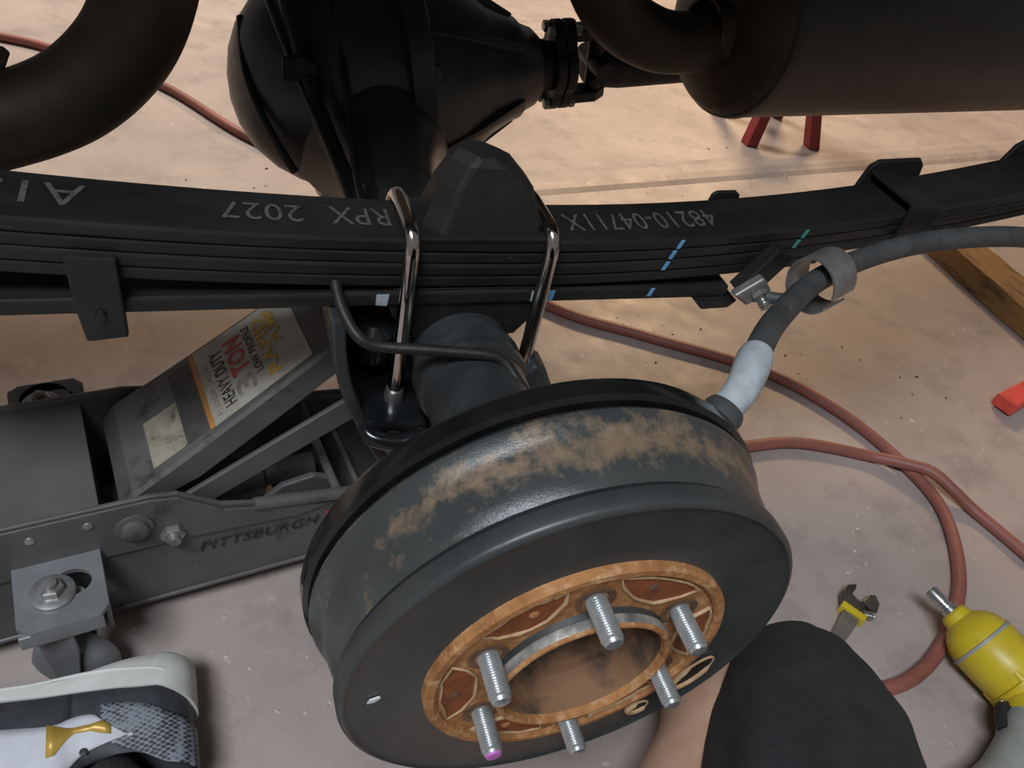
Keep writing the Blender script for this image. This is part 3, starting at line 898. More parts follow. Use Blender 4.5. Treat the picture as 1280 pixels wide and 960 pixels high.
prism('strap', [(0.240, 0.446), (0.262, 0.440), (0.287, 0.480), (0.267, 0.488)], (0, 0.272, 0), X, Z, Y, 0.014, 'leaf_steel', cl, bev=0.001)
prism('bent_tab', [(0.232, 0.447), (0.250, 0.436), (0.270, 0.452), (0.256, 0.466)], (0, 0.262, 0), X, Z, Y, 0.010, 'clamp_steel', cl, bev=0.002)
prism('lower_foot', [(0.212, 0.4250), (0.258, 0.4250), (0.250, 0.4170), (0.222, 0.4160)], (0, 0.284, 0), X, Z, Y, 0.03, 'leaf_steel', cl, bev=0.002)
bd = V((0.18, -0.85, -0.35)).normalized()
bprof = [(-0.01, 0.0), (-0.01, 0.0055)]
for k in range(4):
    bprof += [(0.003 * k, 0.0058), (0.003 * k + 0.0014, 0.0045)]
bprof += [(0.0125, 0.0052), (0.014, 0.0)]
lathe('bolt', bprof, (0.259, 0.262, 0.447), bd, 'zinc', cl, 20, autos=60)
hexnut('bolt_head', V((0.259, 0.262, 0.447)) - bd * 0.004, bd, 0.0085, 0.006, 'clamp_steel', cl)
tube('link_tab', [(0.262, 0.258, 0.449), (0.274, 0.250, 0.452), (0.286, 0.244, 0.456), (0.294, 0.242, 0.464)], 0.0055, 'cable_rubber', cl)

# ------------------------------------------------------------------ floor jack
JO = V((-0.300, 0.392, 0.0))                       # middle between the rails at the arm's pivot
ju = V((0.984, 0.176, 0)).normalized()             # towards the lifting end
jv = V((-ju.y, ju.x, 0))                           # towards the far rail
jack = thing('floor_jack', 'grey steel trolley jack with a label on its raised lifting arm', 'floor jack', JO)


def jp(s, t, z):
    return JO + ju * s + jv * t + Z * z


RT = 0.0735
rail = [(-0.34, 0.06), (-0.30, 0.030), (0.02, 0.030), (0.30, 0.030), (0.40, 0.030), (0.46, 0.035), (0.47, 0.08), (0.40, 0.098), (0.24, 0.122), (0.13, 0.142), (0.085, 0.156), (0.045, 0.186), (0.02, 0.190), (-0.30, 0.190), (-0.34, 0.16)]
for s, tt in ((-1, -RT - 0.005), (1, RT)):
    rl = prism('side_rail', rail, jp(0, tt, 0), ju, Z, jv, 0.005, 'jack_steel', jack, bev=0.0015)
    # rolled lips along the top front and the bottom
    sgn = -1 if s < 0 else 1
    ypos = tt + (0 if s < 0 else 0.005)
    tube('rolled_lip', [jp(0.115, ypos, 0.144), jp(0.16, ypos, 0.136), jp(0.22, ypos, 0.125), jp(0.32, ypos, 0.110), jp(0.42, ypos, 0.094)], 0.007, 'jack_arm', rl)
    tube('rolled_lip', [jp(-0.29, ypos, 0.030), jp(0.0, ypos, 0.030), jp(0.30, ypos, 0.030), jp(0.39, ypos, 0.030)], 0.003, 'jack_steel', rl)
    # doubler plate beneath the pivot
    prism('doubler_plate', [(-0.30, 0.122), (-0.05, 0.122), (0.06, 0.120), (0.16, 0.112), (0.20, 0.120), (0.125, 0.139), (0.085, 0.150), (0.045, 0.183), (0.02, 0.188), (-0.30, 0.188)],
          jp(0, ypos + (sgn * 0.0005 - (0.003 if s < 0 else 0)), 0), ju, Z, jv, 0.003, 'jack_steel', rl, bev=0.001)
    for (ss, zz, kind) in ((-0.079, 0.172, 0), (-0.033, 0.174, 0), (0.004, 0.157, 1), (0.036, 0.136, 2)):
        c = jp(ss, ypos + sgn * 0.003, zz)
        if kind == 0:
            lathe('rail_rivet', [(0, 0.0045), (0.002, 0.004), (0.003, 0.0)], c, jv * sgn, 'jack_bolt', jack, 14)
        elif kind == 1:
            lathe('pivot_pin', [(0, 0.017), (0.003, 0.017), (0.004, 0.0125), (0.008, 0.012), (0.0095, 0.010), (0.010, 0.0)], c, jv * sgn, 'jack_arm', jack, 32)
        else:
            hexnut('pivot_bolt', c, jv * sgn, 0.0115, 0.008, 'jack_bolt', jack, 0.013)
            lathe('bolt_end', [(0.008, 0.006), (0.014, 0.0055), (0.0145, 0)], c, jv * sgn, 'jack_bolt', jack, 16)
# flat cover plate behind the arm
box('cover_plate', (-0.106, -RT, 0.178), (-0.021, RT, 0.1835), 'jack_cover', jack, 0.001, ju, jv, Z, JO)
box('rear_cover', (-0.33, -RT, 0.05), (-0.14, RT, 0.165), 'jack_steel', jack, 0.004, ju, jv, Z, JO)
box('belly_plate', (-0.12, -RT, 0.04), (0.10, RT, 0.05), 'jack_steel', jack, 0.001, ju, jv, Z, JO)
box('hydraulic_block', (-0.13, -0.05, 0.05), (-0.02, 0.05, 0.135), 'jack_steel', jack, 0.004, ju, jv, Z, JO)
lathe('ram', [(-0.02, 0.0), (-0.02, 0.024), (0.14, 0.024), (0.145, 0.014), (0.20, 0.014), (0.20, 0.0)], jp(0, 0, 0.095), ju, 'jack_steel', jack, 28)
box('front_plate', (0.16, -RT, 0.038), (0.34, RT, 0.044), 'jack_steel', jack, 0.001, ju, jv, Z, JO)
box('front_wall', (0.235, -RT, 0.044), (0.241, RT, 0.10), 'jack_steel', jack, 0.001, ju, jv, Z, JO)
tube('cross_shaft', [jp(0.205, -RT, 0.125), jp(0.205, RT, 0.125)], 0.005, 'jack_steel', jack, straight=True)
prism('return_link', [(0.13, 0.115), (0.15, 0.132), (0.185, 0.137), (0.208, 0.125), (0.205, 0.108), (0.16, 0.102)], jp(0, -0.055, 0), ju, Z, jv, 0.008, 'jack_steel', jack, bev=0.002)


# lifting arm: a channel whose top plate narrows and curves up
def arm_z(s):
    q = s - 0.012
    return 0.184 + 0.69 * q + 0.2 * q * q if s < 0.20 else 0.184 + 0.69 * 0.188 + 0.2 * 0.188 ** 2 + 0.05 * (s - 0.20)


def arm_w(s):
    q = max(0, s / 0.20)
    return 0.066 - 0.009 * q


S0, S1 = -0.004, 0.285


def arm_pt(s, a, dz=0.0):
    """a: -1 near edge .. 1 far edge"""
    t = a * arm_w(s)
    e = max(0.0, (0.012 - (s - S0)) / 0.012)
    return jp(s, t, arm_z(s) - e * e * 0.012 + dz)


n = 24
v, f = [], []
for i in range(n + 1):
    s = S0 + (S1 - S0) * i / n
    dpt = 0.018 + 0.020 * min(1, i / 6)
    prof = [(-1, -dpt), (-1, -0.004), (-0.94, 0.0), (0.94, 0.0), (1, -0.004), (1, -dpt), (0.92, -dpt), (0.92, -0.006), (-0.92, -0.006), (-0.92, -dpt)]
    for (a, dz) in prof:
        v.append(arm_pt(s, a, dz))
for i in range(n):
    for k in range(10):
        f.append((i * 10 + k, i * 10 + (k + 1) % 10, i * 10 + 10 + (k + 1) % 10, i * 10 + 10 + k))
f += [tuple(range(10)), tuple(n * 10 + k for k in range(10))]
fm = []
for i in range(n):
    for k in range(10):
        fm.append(1 if k in (1, 2, 3) else 0)
fm += [0, 0]
arm = link('lifting_arm', v, f, None, jack, mats=['jack_steel', 'jack_arm'], fmat=fm)
for sg in (-1, 1):          # parallel links under the arm
    o0 = jp(0.045, sg * 0.062 - 0.003, 0.146)
    o1 = jp(0.270, sg * 0.056 - 0.003, 0.262)
    dd = (o1 - o0)
    lu = dd.normalized()
    lw = jv
    lv = lw.cross(lu)
    if lv.z < 0:
        lv = -lv
    prism('parallel_link', [(0, -0.014), (dd.length, -0.016), (dd.length, 0.014), (0.0, 0.012)], o0, lu, lv, lw, 0.006, 'jack_steel', jack, bev=0.0015)
tube('saddle_post', [jp(0.290, 0, 0.245), jp(0.290, 0, 0.31)], 0.026, 'jack_steel', jack, straight=True, seg=28)
lathe('saddle', [(-0.012, 0.0), (-0.012, 0.034), (-0.004, 0.042), (0.012, 0.042), (0.012, 0.036), (0.004, 0.033), (0.004, 0.0)], jp(0.290, 0, 0.316), Z, 'jack_dark', jack, 32)


def patch(name, s0, s1, a0, a1, material, parent, dz=0.0008, n=8, jag=0.0):
    v, f = [], []
    for i in range(n + 1):
        s = s0 + (s1 - s0) * i / n
        for a in (a0, a1):
            sj = s + (jag * (random.random() - 0.5) if i in (0, n) else 0)
            v.append(arm_pt(sj, a, dz))
    for i in range(n):
        f.append((i * 2, i * 2 + 1, i * 2 + 3, i * 2 + 2))
    return link(name, v, f, material, parent)


lab = patch('label_sheet', 0.088, 0.180, -0.84, 0.90, 'sticker_white', arm, 0.0006)
patch('label_stripe', 0.0835, 0.088, -0.84, 0.90, 'sticker_orange', lab, 0.0008)
patch('label_dark_panel', 0.062, 0.0835, -0.80, 0.78, 'sticker_dark', arm, 0.0006)
patch('label_cream_panel', 0.030, 0.062, -0.80, 0.16, 'sticker_cream', arm, 0.0006)


def arm_text(body, s_top, s_bot, a0, a1, material, shear=0.0, bold=0.0):
    return lettering(body, lambda x, y: arm_pt(s_bot + (s_top - s_bot) * y, a0 + (a1 - a0) * x, 0.0012), material, lab, shear, bold=bold)


arm_text('FLOOR JACK', 0.0925, 0.0985, -0.70, 0.45, 'sticker_cream')
arm_text('HEAVY DUTY', 0.1005, 0.1115, -0.66, 0.62, 'print_black', bold=0.012)
arm_text('3', 0.1135, 0.1315, -0.64, -0.28, 'sticker_cream', bold=0.02)
arm_text('TON', 0.1140, 0.1310, -0.20, 0.66, 'print_red', bold=0.03)
arm_text('LOW PROFILE', 0.1335, 0.1405, -0.42, 0.72, 'print_black', bold=0.01)
arm_text('RAPID', 0.1430, 0.1535, -0.66, 0.72, 'print_yellow', bold=0.02)
arm_text('PUMP', 0.1550, 0.1645, -0.05, 0.76, 'print_yellow', bold=0.02)


def rail_text(a, b):
    s = 0.060 + 0.124 * a
    z = 0.090 - 0.004 * a + 0.0145 * b
    return jp(s, -RT - 0.0062, z)


lettering('PITTSBURGH', rail_text, 'print_black', jack, 0.25, bold=0.012)
lettering('\u2014', lambda a, b: jp(0.190 + 0.024 * a, -RT - 0.0062, 0.098 + 0.007 * b), 'print_red', jack)

# casters: near one in full view, far one behind the cover plate
for sg, s_c in ((-1, -0.064), (1, -0.052)):
    tc0 = sg * (RT + 0.006)
    zc = 0.132
    wd = 0.074
    outl = [(s_c - 0.036, tc0), (s_c + 0.036, tc0), (s_c + 0.036, tc0 + sg * wd * 0.86), (s_c + 0.028, tc0 + sg * wd), (s_c - 0.026, tc0 + sg * wd), (s_c - 0.036, tc0 + sg * wd * 0.88)]
    zplate = zc if sg < 0 else 0.142
    hc = (s_c + 0.010, tc0 + sg * wd * 0.52 + 0.007)
    angs = sorted([2 * PI * k / 36 for k in range(36)] + [math.atan2(q[1] - hc[1], q[0] - hc[0]) % (2 * PI) for q in outl])
    inner, outer = [], []
    for an in angs:
        dx, dy = math.cos(an), math.sin(an)
        best = 1.0
        for (p0, p1) in zip(outl, outl[1:] + outl[:1]):
            ex, ey = p1[0] - p0[0], p1[1] - p0[1]
            det = ex * dy - ey * dx
            if abs(det) < 1e-12:
                continue
            wx, wy = p0[0] - hc[0], p0[1] - hc[1]
            t_ray = (ex * wy - ey * wx) / det
            u_seg = (dx * wy - dy * wx) / det
            if t_ray > 1e-6 and -1e-6 <= u_seg <= 1 + 1e-6:
                best = min(best, t_ray)
        outer.append((hc[0] + dx * best, hc[1] + dy * best))
        inner.append((hc[0] + dx * 0.016, hc[1] + dy * 0.014))
    m_ = len(angs)
    pv = [jp(q[0], q[1], zplate + h) for h in (0.0, 0.005) for ring_ in (inner, outer) for q in ring_]
    pf = []
    for k in range(m_):
        k2 = (k + 1) % m_
        pf += [(k, k2, m_ + k2, m_ + k), (2 * m_ + k, 2 * m_ + k2, 3 * m_ + k2, 3 * m_ + k), (k, k2, 2 * m_ + k2, 2 * m_ + k), (m_ + k, m_ + k2, 3 * m_ + k2, 3 * m_ + k)]
    cp = link('caster_bracket', pv, pf, 'caster_steel', jack)
    box('bracket_lip', (s_c - 0.036, min(tc0 + sg * wd, tc0 + sg * (wd - 0.005)), zplate - 0.016), (s_c + 0.030, max(tc0 + sg * wd, tc0 + sg * (wd - 0.005)), zplate + 0.001), 'caster_steel', cp, 0.001, ju, jv, Z, JO)
    box('bracket_cheek', (s_c + 0.032, min(tc0, tc0 + sg * wd * 0.86), zplate - 0.035), (s_c + 0.036, max(tc0, tc0 + sg * wd * 0.86), zplate + 0.002), 'caster_steel', cp, 0.001, ju, jv, Z, JO)
    bc = jp(s_c - 0.006, tc0 + sg * wd * 0.52, zplate + 0.005)
    lathe('caster_washer', [(0.0005, 0.0), (0.0005, 0.019), (0.003, 0.0185), (0.0045, 0.014), (0.0045, 0.0)], bc, Z, 'jack_bolt', cp, 28)
    hexnut('caster_nut', bc + Z * 0.004, Z, 0.0105, 0.008, 'jack_bolt', cp)
    lathe('caster_bolt', [(0.010, 0.006), (0.017, 0.0055), (0.018, 0.0)], bc, Z, 'jack_bolt', cp, 16)
    wc = jp(s_c - 0.002, tc0 + sg * (wd * 0.66), 0.039)
    wax = (ju * 0.5 + jv * 0.86).normalized() if sg < 0 else jv
    wh = lathe('caster_wheel', [(-0.013, 0.0), (-0.013, 0.030), (-0.010, 0.037), (-0.004, 0.039), (0.004, 0.039), (0.010, 0.037), (0.013, 0.030), (0.013, 0.0)], wc, wax, 'caster_steel', jack, 36)
    hz = wax.cross(Z).normalized()
    for e in (-1, 1):
        prism('fork_cheek', [(-0.010, -0.012), (0.010, -0.012), (0.018, 0.05), (0.016, 0.082 if sg < 0 else 0.1), (-0.016, 0.082 if sg < 0 else 0.1), (-0.018, 0.05)], wc + wax * (e * 0.0175 - 0.0015), hz, Z, wax, 0.003, 'caster_steel', wh, bev=0.0008)
    lathe('fork_crown', [(0.0, 0.0), (0.0, 0.024), (0.006, 0.024), (0.006, 0.0)], wc + Z * (0.084 if sg < 0 else 0.102), Z, 'caster_steel', wh, 28)
# front wheels, under the drum end of the jack
for sg in (-1, 1):
    lathe('front_wheel', [(-0.02, 0.0), (-0.02, 0.034), (-0.017, 0.040), (0.017, 0.040), (0.02, 0.034), (0.02, 0.0)], jp(0.43, sg * (RT + 0.032), 0.040), jv, 'jack_dark', jack, 36)

# ------------------------------------------------------------------ air hose
hr = 0.0092
hose_pts = [(-1.4, 2.05), (-0.95, 1.95), (-0.612, 1.858), (-0.481, 1.794), (-0.282, 1.655), (-0.128, 1.441), (0.030, 1.271), (0.19, 1.03), (0.359, 0.819), (0.496, 0.733), (0.683, 0.624), (0.774, 0.509), (0.814, 0.386), (0.813, 0.288), (0.751, 0.184),
            (0.665, 0.111), (0.584, 0.071), (0.510, 0.063), (0.42, 0.085), (0.34, 0.16), (0.32, 0.28), (0.37, 0.39), (0.46, 0.445), (0.566, 0.456), (0.655, 0.452), (0.755, 0.414)]
hp3 = [(x, y, hr) for x, y in hose_pts] + [(0.80, 0.382, hr + 0.010), (0.830, 0.352, hr * 3), (0.850, 0.318, hr + 0.011), (0.871, 0.280, hr), (0.893, 0.202, hr), (0.92, 0.08, hr), (0.98, -0.2, hr), (1.0, -0.5, hr)]
ho = tube('air_hose', hp3, hr, 'hose_rubber', n=7, seg=12)
tag(ho, 'dull red rubber air hose looping over the floor under the axle', 'hose')

# ------------------------------------------------------------------ adjustable wrench
aw = thing('adjustable_wrench', 'adjustable wrench with a yellow band below its open jaws', 'wrench', (0.56, 0.17, 0.0))
wu = V((0.080, 0.052, 0)).normalized()
wv = V((-wu.y, wu.x, 0))
wo = V((0.553, 0.166, 0.0))


def wp(a, b, z):
    return wo + wu * a + wv * b + Z * z


prism('handle', [(-0.19, -0.010), (-0.165, -0.014), (-0.06, -0.0085), (-0.012, -0.0115), (-0.012, 0.0115), (-0.06, 0.0085), (-0.165, 0.014), (-0.19, 0.010)], wp(0, 0, 0.002), wu, wv, Z, 0.010, 'wrench_handle', aw, bev=0.002)
prism('yellow_band', [(-0.013, -0.0165), (-0.003, -0.0165), (-0.003, 0.0165), (-0.013, 0.0165)], wp(0, 0, 0.001), wu, wv, Z, 0.0145, 'tool_yellow', aw, bev=0.001)
prism('fixed_jaw', [(-0.003, 0.0), (-0.003, 0.018), (0.010, 0.024), (0.026, 0.023), (0.038, 0.013), (0.030, 0.011), (0.018, 0.012), (0.014, 0.004), (0.014, -0.006), (0.008, -0.010), (-0.003, -0.014)], wp(0, 0, 0.0012), wu, wv, Z, 0.014, 'wrench_steel', aw, bev=0.0015)
prism('movable_jaw', [(0.009, -0.020), (0.016, -0.003), (0.034, -0.006), (0.040, -0.013), (0.030, -0.022), (0.016, -0.024)], wp(0, 0, 0.0012), wu, wv, Z, 0.014, 'wrench_steel', aw, bev=0.0015)
lathe('knurled_screw', [(-0.007, 0.0), (-0.007, 0.005)] + [q for k in range(5) for q in ((-0.006 + k * 0.0026, 0.0058), (-0.0047 + k * 0.0026, 0.0046))] + [(0.0075, 0.005), (0.0075, 0.0)], wp(0.004, -0.016, 0.010), (wu * 0.6 - wv).normalized(), 'zinc', aw, 20)

# ------------------------------------------------------------------ impact wrench
iw = thing('impact_wrench', 'yellow and grey air impact wrench lying on its side on the concrete', 'impact wrench', (0.66, 0.05, 0.0))
ia = V((0.30, -0.95, -0.085)).normalized()
ih = V((-0.90, -0.44, 0)).normalized()
io = V((0.636, 0.146, 0.056))
lathe('anvil', [(-0.004, 0.0), (-0.004, 0.0075), (0.0, 0.0085), (0.016, 0.0085), (0.017, 0.007), (0.020, 0.007), (0.021, 0.0085), (0.024, 0.0085), (0.025, 0.0105), (0.034, 0.0115), (0.034, 0.0)], io, ia, 'zinc', iw, 24)
lathe('nose', [(0.030, 0.0), (0.030, 0.014), (0.033, 0.017), (0.042, 0.0185), (0.046, 0.024), (0.052, 0.031), (0.062, 0.037), (0.074, 0.0395)], io, ia, 'tool_yellow', iw, 36)
lathe('hammer_case', [(0.074, 0.0395), (0.076, 0.0405), (0.126, 0.0405), (0.128, 0.0395)], io, ia, 'tool_yellow', iw, 36)
lathe('seam_band', [(0.0735, 0.0395), (0.0745, 0.0413), (0.0775, 0.0413), (0.0785, 0.0395)], io, ia, 'tool_grey', iw, 36)
lathe('motor_case', [(0.127, 0.039), (0.129, 0.043), (0.140, 0.0435), (0.146, 0.0405), (0.150, 0.040), (0.192, 0.038), (0.202, 0.032), (0.206, 0.018), (0.206, 0.0)], io, ia, 'tool_yellow', iw, 36)
lathe('motor_ring', [(0.1455, 0.040), (0.147, 0.0425), (0.153, 0.0425), (0.1545, 0.0395)], io, ia, 'tool_grey', iw, 36)
for k in range(4):
    an = PI / 4 + k * PI / 2
    a2, b2, c2 = frame_from(ia)
    dd = b2 * math.cos(an) + c2 * math.sin(an)
    lathe('case_bolt', [(0.118, 0.0), (0.118, 0.006), (0.150, 0.006), (0.150, 0.0)], io + dd * 0.036, ia, 'tool_yellow', iw, 14)
hb = io + ia * 0.158 + ih * 0.020
hpth = [hb, hb + ih * 0.03 + ia * 0.002, hb + ih * 0.06 + ia * 0.004, hb + ih * 0.10 + ia * 0.004, hb + ih * 0.135 + ia * 0.002, hb + ih * 0.150 + ia * 0.001]
hpth = [p - Z * 0.004 * min(1, i) for i, p in enumerate(hpth)]
pth, rr = smooth_path(hpth, 5, [0.030, 0.026, 0.0235, 0.024, 0.027, 0.028])
v, f = sweep(pth, rr, 24, flat=1.15)
link('handle_grip', v, f, 'tool_grey', iw, True, autos=55)
pth, rr = smooth_path([hb - ih * 0.004 + Z * 0.001, hb + ih * 0.012 + Z * 0.0005, hb + ih * 0.026], 4, [0.034, 0.033, 0.0275])
v, f = sweep(pth, rr, 24, flat=1.1)
link('grip_shoulder', v, f, 'tool_yellow', iw, True, autos=55)
pth, rr = smooth_path([hb + ih * 0.146, hb + ih * 0.158, hb + ih * 0.166], 4, [0.029, 0.030, 0.028])
v, f = sweep(pth, rr, 24)
link('handle_base', v, f, 'tool_black', iw, True, autos=55)
tg = hb + ih * 0.034 - ia * 0.030
tube('trigger', [hb + ih * 0.022 - ia * 0.020, tg + ih * 0.002, tg + ih * 0.016 + ia * 0.004, hb + ih * 0.060 - ia * 0.018], 0.0065, 'tool_black', iw)
lathe('trigger_pin', [(-0.006, 0.0), (-0.006, 0.005), (0.012, 0.005), (0.012, 0.0)], hb + ih * 0.030 - ia * 0.022, -ia, 'zinc', iw, 14)
lathe('air_inlet', [(0.160, 0.0), (0.160, 0.013), (0.178, 0.011), (0.195, 0.009), (0.195, 0.0)], hb, ih, 'zinc', iw, 20)

# ------------------------------------------------------------------ person: folded right leg, shorts, sock, shoe
pe = thing('person', 'seated person in black shorts with one knee bent and foot turned sideways', 'person', (0.1, -0.1, 0.0))
legpts = [(0.03, -0.52, 0.14), (0.09, -0.40, 0.155), (0.155, -0.26, 0.155), (0.230, -0.12, 0.140), (0.285, -0.015, 0.115), (0.308, 0.035, 0.095), (0.302, 0.058, 0.082), (0.268, 0.068, 0.076), (0.225, 0.020, 0.068),
          (0.15, -0.035, 0.062), (0.05, -0.055, 0.056), (-0.06, -0.045, 0.048), (-0.16, -0.010, 0.046), (-0.225, 0.030, 0.046), (-0.265, 0.072, 0.046)]
legrad = [0.105, 0.10, 0.092, 0.083, 0.073, 0.064, 0.060, 0.056, 0.050, 0.052, 0.050, 0.042, 0.035, 0.032, 0.033]
pth, rr = smooth_path(legpts, 5, legrad)
v, f = sweep(pth, rr, 28)
lg = link('leg', v, f, 'skin', pe, True, autos=80)
sh_pts = [(0.03, -0.55, 0.15), (0.09, -0.40, 0.160), (0.160, -0.26, 0.160), (0.238, -0.12, 0.145), (0.300, -0.010, 0.122), (0.330, 0.048, 0.100), (0.338, 0.070, 0.082)]
sh_rad = [0.130, 0.124, 0.116, 0.106, 0.092, 0.078, 0.048]
pth, rr = smooth_path(sh_pts, 9, sh_rad)
pth.append(pth[-1] + V((0.004, 0.014, -0.008)))
rr.append(0.030)


def folds(t, an, p):
    w = (abs(math.sin(an * 4.5 + t * 3.0 + 1.5 * mnoise.noise(V((an, t * 4, 0))))) ** 0.6 - 0.7) * 0.055 + math.sin(an * 9 - t * 22 + 1.3) * 0.008 + 0.05 * max(0, mnoise.noise(V((an * 2.2, t * 5, 3.1)))) 
    return 1 + w * min(1.0, (1 - t) * 3) + 0.03 * (mnoise.noise(p * 16) - 0.0)


v, f = sweep(pth, rr, 56, disp=folds)
so = link('shorts', v, f, 'shorts_cloth', pe, True, autos=80)
pth, rr = smooth_path([(-0.200, 0.010, 0.046), (-0.238, 0.034, 0.046), (-0.270, 0.062, 0.046), (-0.300, 0.098, 0.046), (-0.320, 0.125, 0.046)], 5, [0.037, 0.036, 0.035, 0.036, 0.034])
v, f = sweep(pth, rr, 28)
link('sock', v, f, 'sock_knit', pe, True, autos=80)

# shoe: l from heel to toe (-x), u from sole to ankle (-y), w across (+z is the inner side)
SH = V((-0.241, 0.222, 0.048))
sx_, su_, sw_ = V((-0.995, -0.04, 0.0)).normalized(), V((0.04, -1, 0.10)).normalized(), None
sw_ = Z - su_ * Z.dot(su_) - sx_ * Z.dot(sx_)
sw_.normalize()


def sp(l, u, w):
    return SH + sx_ * l + su_ * u + sw_ * w


def half_w(l):
    tbl = [(0.0, 0.004), (0.002, 0.013), (0.006, 0.021), (0.013, 0.028), (0.025, 0.034), (0.06, 0.038), (0.12, 0.038), (0.18, 0.045), (0.22, 0.048), (0.26, 0.040), (0.285, 0.024), (0.295, 0.008)]
    for (a, b), (c, d) in zip(tbl, tbl[1:]):
        if l <= c:
            return b + (d - b) * max(0, l - a) / (c - a)
    return tbl[-1][1]


def sole_bot(l):
    return 0.006 * max(0, 1 - l / 0.03) ** 2 + 0.017 * math.exp(-((l - 0.135) / 0.06) ** 2) + 0.03 * max(0, (l - 0.2) / 0.095) ** 2


def sole_top(l):
    return 0.040 - 0.004 * math.sin(PI * min(1, l / 0.2)) + 0.012 * max(0, 1 - l / 0.03) - 0.012 * max(0.0, min(1, (l - 0.05) / 0.15)) + 0.022 * max(0, (l - 0.22) / 0.075) ** 2


NL = 34
ls = [0.295 * (0.5 - 0.5 * math.cos(PI * i / (NL - 1))) for i in range(NL)]
v, f = [], []
for l in ls:
    hw = half_w(l)
    b0, t0 = sole_bot(l), sole_top(l)
    m0_ = (b0 + t0) / 2
    for (w, u) in ((-0.90, b0), (0.90, b0), (1.04, b0 + 0.004), (1.10, m0_ - 0.004), (1.09, m0_ + 0.003), (1.07, t0), (-1.07, t0), (-1.09, m0_), (-1.04, b0 + 0.004)):
        v.append(sp(l - 0.004, u, hw * w))
for i in range(NL - 1):
    for k in range(9):
        f.append((i * 9 + k, i * 9 + (k + 1) % 9, i * 9 + 9 + (k + 1) % 9, i * 9 + 9 + k))
f += [tuple(range(9)), tuple((NL - 1) * 9 + k for k in range(9))]
shoe = link('shoe', v, f, 'shoe_sole', pe, True, autos=45)
shoe['label'] = 'black and white sneaker lying on its side with thick white sole and gold mark'
pth = [sp(l, (sole_bot(l) + sole_top(l)) / 2 + 0.005 * math.cos(l * 24 + 0.4) - 0.001, half_w(l) * 1.09 + 0.0002) for l in [0.01 + 0.0045 * i for i in range(34)]]
v, f = sweep(pth, 0.0016, 8)
link('sole_ridge', v, f, 'shoe_sole', shoe, True)


def up_h(l):
    tbl = [(0.0, 0.110), (0.015, 0.108), (0.05, 0.092), (0.085, 0.088), (0.11, 0.100), (0.14, 0.098), (0.20, 0.078), (0.25, 0.062), (0.285, 0.052), (0.295, 0.045)]
    for (a, b), (c, d) in zip(tbl, tbl[1:]):
        if l <= c:
            t = (l - a) / (c - a)
            t = t * t * (3 - 2 * t)
            return b + (d - b) * max(0, t)
    return tbl[-1][1]


def up_pt(l, q, off=0.0):
    """q 0 at the inner (upper) welt .. 1 over the instep .. 2 at the outer welt"""
    hw = half_w(l) + off
    t0 = sole_top(l) - 0.004
    h = up_h(l) + off * (1 if l > 0.1 else 0.4)
    an = q * PI / 2
    cw = math.cos(an)
    sw2 = math.sin(an)
    e = 0.62
    w = hw * (abs(cw) ** e) * (1 if cw >= 0 else -1)
    if l < 0.10:                        # open collar: walls stay upright round the ankle
        k = 1 - max(0, (l - 0.06) / 0.04)
        wall = hw * (0.72 if cw >= 0 else -0.72)
        w = w * (1 - k) + (hw * (1 if cw >= 0 else -1) * (1 - 0.28 * sw2 ** 2)) * k
    u = t0 + (h - t0) * (sw2 ** 0.85)
    return sp(l + off * (-1 if l < 0.02 else 0), u, w)


def upper_patch(name, l0, l1, q0f, q1f, material, parent, off, nl=20, nq=10, thick=True):
    v, f = [], []
    for i in range(nl + 1):
        l = l0 + (l1 - l0) * i / nl
        q0, q1 = q0f(l), q1f(l)
        for k in range(nq + 1):
            v.append(up_pt(l, q0 + (q1 - q0) * k / nq, off))
    for i in range(nl):
        for k in range(nq):
            a = i * (nq + 1) + k
            f.append((a, a + 1, a + nq + 2, a + nq + 1))
    o = link(name, v, f, material, parent, True)
    s = o.modifiers.new('thickness', 'SOLIDIFY')
    s.thickness = 0.002
    s.offset = 0
    return o


upper_patch('upper', 0.0005, 0.0950, lambda l: 0.0, lambda l: 0.97, 'shoe_dark', shoe, 0.0, 20, 10)
upper_patch('upper', 0.0005, 0.0950, lambda l: 1.03, lambda l: 2.0, 'shoe_dark', shoe, 0.0, 20, 10)
upper_patch('upper', 0.0950, 0.294, lambda l: 0.0, lambda l: 2.0, 'shoe_dark', shoe, 0.0, 26, 22)
upper_patch('heel_counter', 0.0005, 0.072, lambda l: 0.24 - 0.08 * min(1, l / 0.05), lambda l: 0.97 - 9.0 * max(0, l - 0.022) * (l / 0.07), 'shoe_mesh', shoe, 0.0022, 16, 10)


def wedge_lo(l):
    return 0.27 - 0.05 * (l - 0.05) / 0.1 + 0.50 * max(0, 1 - (l - 0.047) / 0.03) * 0.6


def wedge_hi(l):
    zig = 0.06 * abs(((l * 45) % 1) - 0.5)
    return min(0.93, 0.50 + 5.6 * (l - 0.047)) - (zig if l > 0.10 else 0)


upper_patch('side_overlay', 0.047, 0.24, wedge_lo, wedge_hi, 'shoe_white', shoe, 0.0035, 60, 10)


def shoe_mark(l, q):
    return up_pt(l, q, 0.0062)


def strip(name, pts, material, parent, wq=0.05):
    v, f = [], []
    for l, q, w in pts:
        v += [shoe_mark(l, q - w), shoe_mark(l, q + w)]
    for i in range(len(pts) - 1):
        f.append((2 * i, 2 * i + 1, 2 * i + 3, 2 * i + 2))
    o = link(name, v, f, material, parent, True)
    s = o.modifiers.new('thickness', 'SOLIDIFY')
    s.thickness = 0.001
    return o


